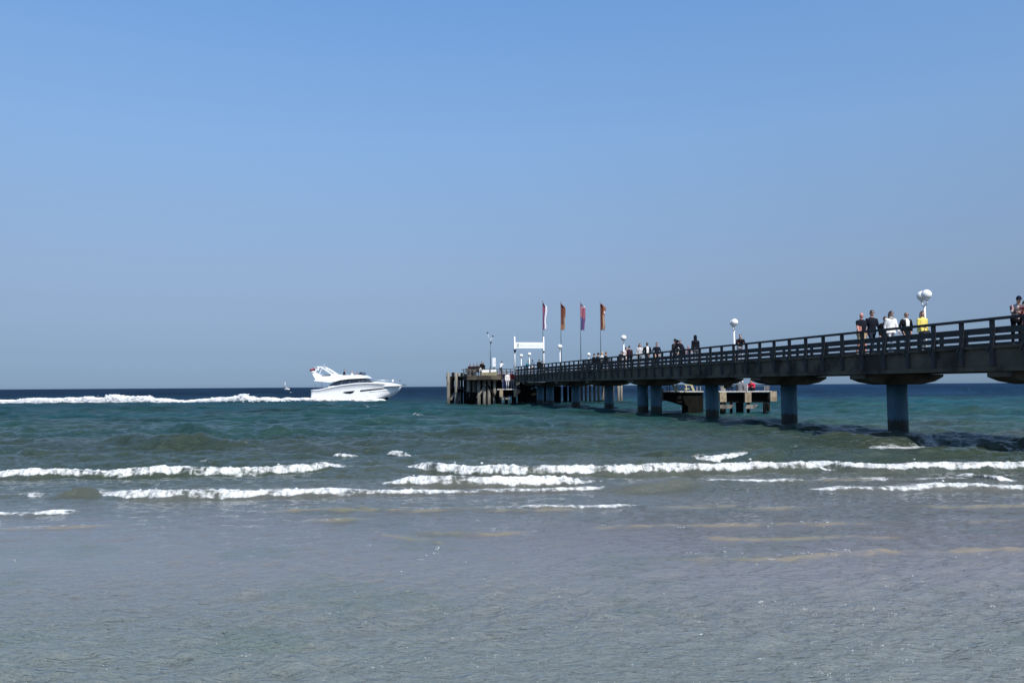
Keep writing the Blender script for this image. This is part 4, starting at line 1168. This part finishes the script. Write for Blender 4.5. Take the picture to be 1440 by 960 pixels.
def person(x, y, z, H, face, pose, top, bottom, label, skin=(.50, .30, .22), hair=(.03, .02, .015), hairstyle='short', shoes=(.04, .04, .045),
           sleeves='long', legs='long', coat=None, fat=1.0, hat=None, glasses=False, near=False, open_jacket=None, hood=False, head_down=0.0, scarf=None, group=None, wide=1.0):
    K = H / 1.76; ps = POSES[pose]
    fat = fat * wide * (1.10 if near else 1.04)
    root = empty('person', (x, y, z), math.radians(face))
    lean = math.radians(ps['lean'])
    pel = Vector((0, 0, .94))
    def T(p):
        p = Vector(p)
        a = lean * max(0, min(1, (p.z - .92) / .45))
        d = p - pel
        return pel + Vector((d.x, d.y * math.cos(a) - d.z * math.sin(a), d.z * math.cos(a) + d.y * math.sin(a)))
    bones = []          # (region, a, b)
    # legs first, to find the ground
    legs_ = []
    for s_, (td, sd_) in zip((-1, 1), ps['leg']):
        hip = Vector((s_ * .092, 0, .90)); td = Vector((td[0] * s_, td[1], td[2])).normalized(); sd_ = Vector((sd_[0] * s_, sd_[1], sd_[2])).normalized()
        kn = hip + td * .43; an = kn + sd_ * .415
        toe = an + (Vector((s_ * .18, -1, 0)) * .17 + Vector((0, 0, -.045)) if an.z < .35 or pose.startswith('sit') else Vector((0, -.15, -.1)))
        if sd_.y > .3: toe = an + Vector((s_ * .02, -.15, -.09))
        legs_.append((s_, hip, kn, an, toe))
    low = min(min(l_[3].z - .085, l_[4].z - .035) for l_ in legs_)
    dz = -low
    if pose.startswith('sit'): dz = 0; 
    mb = MB()
    tor = [(.80, .155, .11), (.88, .17, .118), (.96, .168, .115), (1.06, .145, .105), (1.20, .158, .112), (1.32, .185, .118), (1.40, .185, .105), (1.455, .12, .08), (1.49, .062, .062), (1.57, .052, .056)]
    rg = []
    for (zz, rx, ry) in tor:
        ff = fat if zz < 1.44 else 1
        bel = (fat - 1) * .10 if 1.0 < zz < 1.3 else 0
        rg.append([T((rx * ff * math.cos(2 * math.pi * k / 16), ry * ff * math.sin(2 * math.pi * k / 16) - bel, zz)) for k in range(16)])
    mb.rings(rg)
    bones += [('top', T((0, 0, .98)), T((0, 0, 1.12))), ('top', T((0, 0, 1.12)), T((0, 0, 1.36))), ('top', T((-.17, 0, 1.40)), T((.17, 0, 1.40))), ('skin', T((0, 0, 1.53)), T((0, 0, 1.6))), ('bottom', T((0, 0, .80)), T((0, 0, .92)))]
    # head
    hc = T((0, -.015, 1.645)); hr_ = Matrix.Rotation(-lean * .4 + math.radians(head_down), 3, 'X')
    hb = MB(); hb.ball((0, 0, 0), (.074, .092, .112), n=18, m=14)
    hb.ball((0, -.03, -.055), (.055, .06, .055), n=12, m=8)
    hb.tube([(0, -.088, .02), (0, -.112, -.02), (0, -.09, -.03)], [.008, .014, .010], n=6)
    for s_ in (-1, 1): hb.ball((s_ * .076, .005, -.005), (.012, .02, .03), n=6, m=5)
    o_ = len(mb.v)
    mb._add([hc + hr_ @ Vector(v) for v in hb.v], hb.f)
    bones.append(('skin', hc + hr_ @ Vector((0, 0, -.05)), hc + hr_ @ Vector((0, 0, .06)))); bones.append(('skin', hc, hc + hr_ @ Vector((0, -.1, -.03))))
    # arms, hands, fingers
    hands = []
    for s_, (ud, fd) in zip((-1, 1), ps['arm']):
        sh = T((s_ * .178 * min(fat, 1.12), 0, 1.395)); ud = Vector((ud[0] * s_, ud[1], ud[2])).normalized(); fd = Vector((fd[0] * s_, fd[1], fd[2])).normalized()
        el = sh + ud * .285; wr = el + fd * .245
        bulk = 1.25 if sleeves == 'long' else 1.0
        mb.tube([sh + Vector((-s_ * .04, 0, .01)), sh, sh.lerp(el, .5), el, el.lerp(wr, .5), wr], [.05, .058 * bulk, .050 * bulk, .042 * bulk, .038 * bulk, .029 * (bulk ** .5)], n=12)
        reg = 'top'
        bones.append((reg, sh, sh.lerp(el, .55)))
        bones.append((reg if sleeves == 'long' else 'skin', sh.lerp(el, .6), el)); bones.append((reg if sleeves == 'long' else 'skin', el, el.lerp(wr, .88)))
        # palm and fingers
        side = fd.cross(Vector((0, 1, 0))); side = side.normalized() if side.length > .1 else Vector((1, 0, 0))
        side = Vector((0, -1, 0)) - fd * Vector((0, -1, 0)).dot(fd)
        side = side.normalized() if side.length > .2 else Vector((1, 0, 0))
        nrm = fd.cross(side).normalized() * (-s_)
        pa = wr + fd * .085
        mb.tube([wr - fd * .01, wr + fd * .03, pa], [.026, .031, .033], n=10)
        fr_ = .0095 if near else .012
        for k, (off, ln) in enumerate(((-.026, .062), (-.009, .074), (.009, .070), (.026, .055))):
            b0_ = wr + fd * .065 - side * off; b1_ = b0_ + fd * (.03 + ln * .35) + nrm * .004; b2_ = b1_ + fd * ln * .38 + nrm * .018; b3_ = b2_ + fd * ln * .18 + nrm * .02
            mb.tube([b0_, b1_, b2_, b3_], [fr_, fr_, fr_ * .9, fr_ * .75], n=6)
        t0 = wr + fd * .02 + side * .02; mb.tube([t0, t0 + side * .025 + fd * .03 + nrm * .01, t0 + side * .03 + fd * .06 + nrm * .022], [.013, .011, .009], n=6)
        bones.append(('skin', wr + fd * .02, wr + fd * .17))
        hands.append((wr + fd * .1))
    for (s_, hip, kn, an, toe) in legs_:
        bk = 1.22 if legs == 'long' else 1.0
        mb.tube([hip + Vector((0, 0, .03)), hip.lerp(kn, .25), hip.lerp(kn, .6), kn, kn.lerp(an, .35), kn.lerp(an, .75), an], [.092 * fat ** .5, .084 * fat ** .5, .068, .053 * bk, .053 * bk, .042 * bk, .038 * bk], n=12)
        mb.tube([an + Vector((0, .035, -.045)), an + Vector((0, 0, -.04)), an.lerp(toe, .6) + Vector((0, 0, -.012)), toe], [.036, .044, .040, .028], n=10)
        if legs == 'long': bones += [('bottom', hip, kn), ('bottom', kn, an.lerp(kn, .08))]
        elif legs == 'shorts': bones += [('bottom', hip, hip.lerp(kn, .82)), ('skin', hip.lerp(kn, .98), kn), ('skin', kn, an)]
        bones += [('shoe', an + Vector((0, 0, -.05)), toe)]
    me_ = remeshed(mb, (.0125 if near else .02))
    nv = len(me_.vertices)
    co_ = np.empty(nv * 3, np.float32); me_.vertices.foreach_get('co', co_); co_ = co_.reshape(-1, 3)
    npoly = len(me_.polygons); cen_ = np.empty(npoly * 3, np.float32); me_.polygons.foreach_get('center', cen_); cen_ = cen_.reshape(-1, 3)
    best = np.full(npoly, 9e9); reg = np.zeros(npoly, np.int32)
    names = ['skin', 'top', 'bottom', 'shoe']
    RAD = {'top': .06, 'bottom': .05, 'skin': .04, 'shoe': .04}
    for (rname, a_, b__) in bones:
        a = np.array(a_[:]); ab = np.array(b__[:]) - a
        t = np.clip(((cen_ - a) @ ab) / max(ab @ ab, 1e-9), 0, 1)
        d = np.linalg.norm(cen_ - a - t[:, None] * ab, axis=1) - RAD[rname]
        m_ = d < best; best[m_] = d[m_]; reg[m_] = names.index(rname)
    co_[:, 2] += dz
    co_ *= K
    me_.vertices.foreach_set('co', co_.ravel())
    me_.materials.clear()
    for mm in (SKIN(skin), cloth(top), cloth(bottom), mat('shoe_%d' % int(shoes[0] * 999), shoes, .6)): me_.materials.append(mm)
    me_.polygons.foreach_set('material_index', reg); me_.polygons.foreach_set('use_smooth', np.ones(npoly, bool)); me_.update()
    o = bpy.data.objects.new('body', me_); COL.objects.link(o); o.parent = root
    def part(mb_, name, mt, par=root):
        mb_.v = [tuple((Vector(v) + Vector((0, 0, dz))) * K) for v in mb_.v]
        return mb_.build(name, mt, par)
    HM = lambda v: hc + hr_ @ Vector(v)
    # hair
    if hairstyle != 'bald':
        hm = MB(); vs, fs = [], []; n_, m_ = 18, 9
        for i in range(m_ + 1):
            for k in range(n_):
                a = 2 * math.pi * k / n_
                back = (1 + math.sin(a)) / 2           # 1 at the back
                lim = math.radians(62 + 55 * back ** .8)
                th = lim * i / m_
                f_ = 1.10 + .03 * math.sin(5 * a + i)
                vs.append(HM((.074 * f_ * math.sin(th) * math.cos(a), .092 * f_ * math.sin(th) * math.sin(a) + .006, .112 * f_ * math.cos(th) + .004)))
        for i in range(m_):
            for k in range(n_): fs.append((i * n_ + k, i * n_ + (k + 1) % n_, (i + 1) * n_ + (k + 1) % n_, (i + 1) * n_ + k))
        hm._add(vs, fs, 0, True)
        if hairstyle == 'long':
            for s_ in (-1, 0, 1):
                hm.tube([HM((s_ * .055, .045 + .02 * (s_ == 0), .06)), HM((s_ * .078, .045 + .03 * (s_ == 0), -.06)), HM((s_ * .085, .03 + .05 * (s_ == 0), -.17)), HM((s_ * .095, -.03 + .1 * (s_ == 0), -.27))], [.035, .042, .042, .018], n=8)
        part(hm, 'hair', mat('hair_%d' % int(hair[0] * 999), hair, .6, var=.3, scale=20))
    if glasses:
        g_ = MB(); g_.bar(HM((-.062, -.085, .012)), HM((.062, -.085, .012)), .018, .034)
        for s_ in (-1, 1): g_.bar(HM((s_ * .066, -.08, .016)), HM((s_ * .080, .0, .012)), .006, .010)
        part(g_, 'sunglasses', mat('dark_lens', (.01, .01, .012), .15))
    else:
        g_ = MB()
        for s_ in (-1, 1): g_.ball(HM((s_ * .028, -.083, .012)), (.011, .007, .007), n=8, m=6)
        part(g_, 'eyes', mat('eye_dark', (.03, .02, .02), .3))
    g_ = MB(); g_.ball(HM((0, -.086, -.052)), (.022, .008, .006), n=8, m=6); part(g_, 'mouth', mat('lips', (.32, .10, .09), .5))
    if hat:
        g_ = MB(); rr_ = []
        for th, f_ in ((95, 1.14), (75, 1.17), (50, 1.15), (25, 1.12), (4, 1.1)):
            t = math.radians(th); rr_.append([HM((.076 * f_ * math.sin(t) * math.cos(a), .094 * f_ * math.sin(t) * math.sin(a), .112 * f_ * math.cos(t) + .03)) for a in [2 * math.pi * k / 16 for k in range(16)]])
        g_.rings(rr_); g_.rings([[HM((x_, -.085, .028)), HM((x_, -.17, .012)), HM((x_, -.17, .020)), HM((x_, -.085, .045))] for x_ in (-.06, 0, .06)], sm=False)
        part(g_, 'cap', cloth(hat))
    if hood:
        g_ = MB(); rr_ = []
        for zq, rx, ry, oy in ((-.17, .12, .10, .01), (-.10, .095, .10, .015), (0, .10, .112, .02), (.08, .088, .10, .02), (.125, .05, .06, .015), (.14, .01, .01, .01)):
            rr_.append([HM((rx * math.cos(a), oy + ry * math.sin(a), zq)) for a in [math.radians(-55 + 290 * k / 15) for k in range(16)]])
        g_.rings(rr_, cap=False, close=False); part(g_, 'hood', cloth(top))
    if scarf:
        g_ = MB(); g_.rings([[T((rr0 * math.cos(a), rr0 * .85 * math.sin(a) - .015, zq)) for a in [2 * math.pi * k / 16 for k in range(16)]] for zq, rr0 in ((1.38, .11), (1.42, .125), (1.47, .11), (1.52, .082), (1.54, .06))]); part(g_, 'scarf', cloth(scarf))
    if coat:
        c_col, bot, flare = coat
        g_ = MB(); rr_ = []
        levels = [(1.47, .075, .075), (1.445, .125, .095), (1.405, .182, .118), (1.34, .205, .13), (1.22, .20, .138), (1.05, .19 * (1 + flare * .3), .145), (.9, .20 * (1 + flare * .6), .155), (bot, .205 * (1 + flare), .16 * (1 + flare * .5))]
        for zz, rx, ry in levels:
            rr_.append([T(((rx * wide) * math.cos(a) * (1 + .035 * math.sin(7 * a + zz * 9) * (zz < 1.3)), ry * math.sin(a) * (1 + .03 * math.sin(5 * a)), zz)) for a in [2 * math.pi * k / 28 for k in range(28)]])
        g_.rings(rr_, cap=False); part(g_, 'jacket', cloth(c_col))
    if open_jacket:
        g_ = MB(); rr_ = []
        for zz, rx, ry in ((1.47, .08, .075), (1.43, .17, .10), (1.38, .215, .125), (1.2, .185, .135), (1.0, .19, .14), (.84, .205, .15)):
            rr_.append([T((rx * math.cos(a), ry * math.sin(a), zz)) for a in [math.radians(-62 + 304 * k / 21) for k in range(22)]])
        g_.rings(rr_, cap=False, close=False); part(g_, 'jacket', cloth(open_jacket))
        for s_, (ud, fd) in zip((-1, 1), ps['arm']):
            sh = T((s_ * .178 * min(fat, 1.12), 0, 1.395)); ud = Vector((ud[0] * s_, ud[1], ud[2])).normalized(); fd = Vector((fd[0] * s_, fd[1], fd[2])).normalized()
            el = sh + ud * .285; wr = el + fd * .24
            g_ = MB(); g_.tube([sh + Vector((-s_ * .05, 0, .02)), sh, sh.lerp(el, .5), el, wr], [.06, .082, .072, .06, .048], n=12); part(g_, 'sleeve', cloth(open_jacket))
    tag(root, label, 'person', group)
    root['hand'] = [float(v) for v in ((hands[0] + Vector((0, 0, dz))) * K)]
    return root
def on_pier(px, head_y, off, face, pose, top, bottom, label, frac=1.0, **kw):
    """figure on the pier deck in photo column px; its height follows from its head in the photo"""
    yl = pier_at(px, off); w = pl(off, yl)
    ztop = P(px, head_y, w.y).z
    H = (ztop - ZD) / frac
    H = max(1.0, min(H, 1.95))
    return person(w.x, w.y, ZD, H, face, pose, top, bottom, label, **kw)
NAVY, BLACK, GREY, DGREY, WHITE, KHAKI, JEAN, OLIVE = (.018, .022, .04), (.012, .012, .014), (.16, .16, .17), (.05, .05, .055), (.78, .78, .76), (.40, .31, .18), (.07, .09, .14), (.07, .08, .06)
PG = 'people walking and standing on the pier'
FB = 13.6
on_pier(1212, 441, -.75, FB, 'walk2', NAVY, KHAKI, 'bald heavyset person in a navy polo shirt and khaki shorts', skin=(.58, .27, .21), hairstyle='bald', sleeves='short', legs='shorts', fat=1.22, near=True, group=PG, shoes=(.3, .28, .26))
on_pier(1226.5, 437.5, -.1, FB, 'walk', NAVY, (.03, .05, .09), 'tall person in navy shirt and dark glasses beside the bald one in shorts', glasses=True, near=True, fat=1.08, group=PG)
on_pier(1245, 446, .25, FB, 'walk', BLACK, BLACK, 'dark clad person half hidden behind the one in the white coat', fat=1.15, group=PG)
on_pier(1253.5, 438.5, -.6, FB, 'walk', WHITE, (.72, .72, .72), 'person with dark long hair wearing a white coat, white trousers and sunglasses', hairstyle='long', hair=(.02, .014, .012), glasses=True, near=True, coat=((.80, .80, .78), .84, .22), scarf=(.34, .32, .29), shoes=(.7, .7, .7), group=PG)
on_pier(1275.5, 440, -.5, FB, 'pockets', WHITE, (.10, .11, .13), 'person in open black jacket over white shirt, next to the yellow jacket', hair=(.22, .14, .13), glasses=True, near=True, open_jacket=(.012, .013, .02), group=PG)
yp = on_pier(1298, 438, -.6, FB, 'hold', (.75, .62, .16), (.10, .11, .12), 'person with long brown hair in a bright yellow jacket', hairstyle='long', hair=(.07, .035, .022), near=True, coat=((.78, .64, .17), .86, .2), shoes=(.7, .7, .7), group=PG)
edge_p = on_pier(1431.5, 417, -1.15, FB - 25, 'lean', (.16, .03, .03), BLACK, 'person in navy cap and red white checked shirt at the right picture edge', hat=(.02, .025, .06), near=True, fat=1.1, head_down=15, group=PG)
_chk = bpy.data.materials.new('checked_shirt'); _chk.use_nodes = True
_n, _l = _chk.node_tree.nodes, _chk.node_tree.links
_c = _n.new('ShaderNodeTexChecker'); _c.inputs['Scale'].default_value = 9; _c.inputs['Color1'].default_value = (.17, .02, .02, 1); _c.inputs['Color2'].default_value = (.015, .015, .03, 1)
_c2 = _n.new('ShaderNodeTexChecker'); _c2.inputs['Scale'].default_value = 5.3; _c2.inputs['Color1'].default_value = (0, 0, 0, 1); _c2.inputs['Color2'].default_value = (.5, .5, .5, 1)
_t = _n.new('ShaderNodeTexCoord'); _l.new(_t.outputs['Object'], _c.inputs['Vector']); _l.new(_t.outputs['Object'], _c2.inputs['Vector'])
_m = _n.new('ShaderNodeMix'); _m.data_type = 'RGBA'; _m.inputs[7].default_value = (.7, .62, .58, 1)
_l.new(_c2.outputs['Fac'], _m.inputs[0]); _l.new(_c.outputs['Color'], _m.inputs[6])
_q = _n.new('ShaderNodeMath'); _q.operation = 'MULTIPLY'; _q.inputs[1].default_value = .45; _l.new(_c2.outputs['Fac'], _q.inputs[0]); _l.new(_q.outputs[0], _m.inputs[0])
_l.new(_m.outputs[2], _n['Principled BSDF'].inputs['Base Color'])
edge_p.children[0].data.materials[1] = _chk
on_pier(1443, 424, -.4, FB, 'stand', (.35, .10, .08), DGREY, 'person in rusty red top cut off by the right picture edge', near=True, group=PG)
on_pier(1041, 470, -1.35, -10, 'lean', (.035, .018, .026), (.34, .35, .38), 'lone person in dark maroon jacket and pale trousers leaning on the rail by the lamp', fat=1.2, hair=(.03, .025, .02), group=PG)
on_pier(978.5, 472, -.9, 200, 'stand', (.014, .016, .026), (.10, .11, .12), 'broad person seen from behind in a black hooded jacket', hood=True, fat=1.25, wide=1.05, group=PG)
on_pier(968, 487, -1.0, 190, 'stand', (.75, .50, .48), (.75, .74, .72), 'small child in white and pink between the dark jackets', hair=(.5, .12, .1), group=PG)
on_pier(960.5, 474.5, -.7, 220, 'bend', (.014, .016, .03), NAVY, 'stooping person in a dark hooded jacket left of the small child', hood=True, fat=1.15, group=PG)
on_pier(956.5, 479.5, -.2, FB, 'stand', WHITE, GREY, 'person in white shirt mostly hidden behind the stooping dark jacket', group=PG)
on_pier(949, 477.5, -.8, FB + 20, 'stand', (.04, .045, .05), (.09, .10, .11), 'person in dark vest at the left of the group around the child', fat=1.15, hat=(.03, .035, .04), group=PG)
on_pier(923.5, 482, -.7, FB, 'pockets', (.015, .018, .035), NAVY, 'person in navy jacket walking alone between two groups', group=PG, fat=1.1)
on_pier(910, 482, -.6, FB, 'pockets', WHITE, (.08, .09, .11), 'person in cap with open black jacket over a white shirt', hat=(.10, .12, .09), open_jacket=(.012, .012, .015), group=PG)
on_pier(899.5, 483.5, -.6, FB, 'walk', (.55, .54, .54), (.20, .21, .23), 'person with brown hair and pale grey top', hair=(.08, .045, .03), hairstyle='long', group=PG)
on_pier(885, 486.5, -.7, FB + 160, 'stand', (.06, .03, .045), NAVY, 'person in dark plum jacket right of the globe lamp', group=PG)
on_pier(880, 488.5, -.9, FB + 60, 'stand', (.72, .55, .50), (.5, .5, .5), 'person in pale pink and white just right of the globe lamp', hair=(.09, .04, .03), group=PG)
on_pier(871.5, 493, -.8, FB + 120, 'lean', (.03, .035, .05), DGREY, 'stooping dark dressed person just left of the globe lamp', fat=1.1, group=PG)
on_pier(876, 495, -.5, FB + 120, 'stand', (.7, .66, .62), GREY, 'short person in cream top at the foot of the globe lamp', group=PG)
on_pier(758, 505.3, -.3, 180, 'stand', (.014, .014, .018), BLACK, 'dark dressed person just inside the right gate post', fat=1.2, group=PG)
on_pier(761.5, 507.5, .3, 190, 'stand', (.02, .02, .025), DGREY, 'second dark dressed person touching the right gate post', fat=1.1, group=PG)
on_pier(748.5, 505.6, -.3, FB, 'stand', (.74, .70, .68), (.30, .30, .32), 'person in white top with reddish hair under the gate', hair=(.22, .06, .04), fat=1.1, group=PG)
on_pier(740, 507, -.4, 60, 'lean', (.03, .22, .24), (.05, .10, .12), 'person in teal jacket bending forward under the gate', fat=1.2, group=PG)

# seated backs on the bench by the near rail
def bench(px, off, length, label, zb=ZD, world_at=None, rz=None):
    if world_at is None:
        yl = pier_at(px, off); w = pl(off, yl); rz = RZ
    else: w = Vector(world_at)
    r_ = empty('bench', (w.x, w.y, zb), rz)
    mw = mat('bench_wood', (.06, .05, .04), .8, var=.3, scale=6)
    mb = MB()
    for k in range(4): mb.box((-.17 + k * .115, 0, .44), (.095, length, .035))
    mb.build('seat', mw, r_)
    mb = MB()
    for k in range(3): mb.box((-.25 - k * .02, 0, .56 + k * .13), (.03, length, .10))
    mb.build('backrest', mw, r_)
    for s_ in (-1, 1):
        mb = MB(); mb.box((0, s_ * length * .4, .21), (.40, .07, .42)); mb.box((-.24, s_ * length * .4, .62), (.05, .07, .44)); mb.build('leg', M_STEEL, r_)
    return tag(r_, label, 'bench')
def seated(px, off, zb, seat, face, top, bottom, label, Y=None, pose='sit', H=1.7, **kw):
    if Y is None: w = pl(off, pier_at(px, off))
    else: w = P(px, 540, Y)
    K = H / 1.76
    return person(w.x, w.y, zb + seat - .80 * K, H, face, pose, top, bottom, label, **kw)
BG = 'people sitting on the bench by the near rail'
bench(842, -1.35, 6.6, 'long dark bench against the near rail with four people sitting on it')
seated(834, -1.3, ZD, .46, 103.6, (.02, .025, .035), BLACK, 'leftmost seated person on the rail bench, in black', H=1.72, fat=1.25, group=BG)
seated(839.5, -1.3, ZD, .46, 103.6, (.03, .04, .045), BLACK, 'second seated person on the rail bench, in slate grey', H=1.72, fat=1.3, hat=(.02, .03, .04), group=BG)
seated(845, -1.3, ZD, .46, 103.6, (.72, .70, .66), GREY, 'seated person with blond hair and white top on the rail bench', H=1.80, hair=(.42, .32, .2), group=BG)
seated(850.5, -1.3, ZD, .46, 103.6, (.05, .035, .03), BLACK, 'rightmost seated person on the rail bench, in dark brown', H=1.72, fat=1.2, hair=(.10, .05, .03), group=BG)

# people at the head, on its deck and on the lower landing
def at_y(px, head_y, Y, zb, face, pose, top, bottom, label, **kw):
    w = P(px, 540, Y); H = max(1.0, min(1.95, P(px, head_y, Y).z - zb))
    return person(w.x, w.y, zb, H, face, pose, top, bottom, label, **kw)
HG = 'people on the pier head'
at_y(704.3, 507.5, 92.8, 3.29, 150, 'lean', (.70, .74, .80), (.03, .03, .05), 'person in pale blue shirt with dark hair leaning at the head railing', group=HG)
at_y(677.5, 508.3, 93.4, 3.29, 20, 'stand', BLACK, BLACK, 'person in black standing at the left part of the head', fat=1.25, group=HG)
at_y(680.2, 510, 94.0, 3.29, -40, 'stand', (.02, .02, .03), BLACK, 'person in black standing right behind the first one in black', fat=1.15, group=HG)
at_y(675.8, 516.5, 92.9, 3.29, 30, 'stand', (.7, .7, .7), GREY, 'small child in white in front of the two in black', group=HG)
seated(661, 0, 3.29, .46, 10, (.05, .03, .035), NAVY, 'seated person in dark brown on the head bench, left', Y=93.2, fat=1.2, group=HG)
seated(666.5, 0, 3.29, .46, -10, (.03, .03, .04), NAVY, 'seated person in charcoal on the head bench, middle', Y=93.3, fat=1.2, group=HG)
seated(671.3, 0, 3.29, .46, 0, (.06, .05, .05), NAVY, 'seated person in grey brown on the head bench, right', Y=93.2, H=1.82, fat=1.15, group=HG)
wb = P(666, 540, 93.4)
bench(0, 0, 1.9, 'short dark bench at the left end of the pier head', zb=3.29, world_at=wb, rz=-math.pi / 2)
LZ = P(713, 547, 90).z + .02
LG = 'people on the lower landing of the pier head'
at_y(713.6, 523.5, 90.2, LZ, 20, 'stand', (.74, .70, .70), (.45, .47, .52), 'person in white top and pale trousers on the lower landing', fat=1.1, group=LG)
at_y(720.5, 516.5, 90.4, LZ, -20, 'stand', (.16, .02, .025), (.16, .17, .20), 'tall person in dark red jacket on the lower landing', fat=1.2, group=LG)
at_y(724.2, 517.5, 90.8, LZ, -30, 'stand', (.62, .54, .48), (.22, .26, .27), 'person in beige top beside the dark red jacket', fat=1.1, group=LG)
at_y(708.3, 520, 90.6, LZ, 30, 'stand', (.03, .03, .05), (.08, .10, .20), 'dark dressed person at the left of the lower landing', fat=1.1, group=LG)
at_y(702.5, 521, 91.2, LZ, 10, 'stand', (.10, .05, .06), BLACK, 'person in dark plum behind the left end of the lower landing', fat=1.1, group=LG)
at_y(728.3, 520.5, 91.2, LZ, -10, 'stand', (.10, .12, .11), (.18, .20, .20), 'person in grey green at the foot of the landing stairs', fat=1.05, group=LG)

# people on the half way landing stage
SZ = P(1040, 549.6, 57).z
SG = 'people sitting on the half way landing stage'
person(P(1022, 540, 58.4).x, 58.4, SZ - .62, 1.75, 10, 'sitlow', BLACK, BLACK, 'crouched person in black on the landing stage under the pier', fat=1.3, group=SG)
person(P(1041, 540, 58.0).x, 58.0, SZ - .76, 1.62, 180, 'sitlow', (.11, .12, .13), GREY, 'white haired person in grey seen between the black and the red jacket, left one', hair=(.6, .58, .56), fat=1.1, group=SG)
person(P(1048, 540, 58.3).x, 58.3, SZ - .74, 1.62, 200, 'sitlow', (.14, .15, .16), GREY, 'white haired person in grey next to the red jacket', hair=(.65, .62, .60), fat=1.05, group=SG)
person(P(1058, 540, 57.8).x, 57.8, SZ - .78, 1.7, -30, 'sitlow', (.60, .04, .08), NAVY, 'crouched person in bright red jacket on the landing stage', fat=1.15, group=SG)

# people aboard the yacht
ym = yacht.matrix_world
def aboard(cx, cy, top, label, face, hair=(.03, .02, .02), seat=True):
    x_, z_ = bp(cx, cy); c, s__ = math.cos(yacht.rotation_euler.z), math.sin(yacht.rotation_euler.z)
    lx, ly = x_, .2
    wx, wy = by0.x + lx * c - ly * s__, BY + lx * s__ + ly * c
    person(wx, wy, z_ - 1.66, 1.72, face, 'sit', top, NAVY, label, hair=hair, fat=1.15, group='people on the flybridge of the yacht')
aboard(455, 212, (.03, .02, .03), 'person in dark top sitting on the yacht flybridge', 90)
aboard(535, 232, (.74, .74, .74), 'person in white top at the yacht flybridge', 80, hair=(.5, .4, .3))
aboard(585, 240, (.30, .10, .08), 'person in reddish top at the yacht steering position', 60)

# handbag held by the person in yellow
hnd = yp['hand']; del yp['hand']
cz_, sz_ = math.cos(math.radians(FB)), math.sin(math.radians(FB))
hx = yp.location.x + hnd[0] * cz_ - hnd[1] * sz_; hy = yp.location.y + hnd[0] * sz_ + hnd[1] * cz_; hz = yp.location.z + hnd[2]
bag = tag(empty('handbag', (hx, hy, hz - .33), math.radians(FB)), 'dark handbag held in front by the person in yellow', 'handbag')
mb = MB(); mb.rings([[Vector((x_, -.05 * f_, z_)) for x_, z_ in ((-.14, 0), (.14, 0), (.16, .1), (.12, .2), (-.12, .2), (-.16, .1))] if f_ > 0 else [Vector((x_, .05, z_)) for x_, z_ in ((-.14, 0), (.14, 0), (.16, .1), (.12, .2), (-.12, .2), (-.16, .1))] for f_ in (1, -1)], sm=False)
mb.build('pouch', mat('dark_leather', (.02, .018, .02), .5), bag)
mb = MB(); mb.tube([(-.09, 0, .19), (-.06, 0, .29), (0, 0, .33), (.06, 0, .29), (.09, 0, .19)], .011, n=6); mb.build('strap', MATS['dark_leather'], bag)
for o in list(COL.objects):
    if 'hand' in o.keys(): del o['hand']
bpy.data.objects.remove(_tmp)
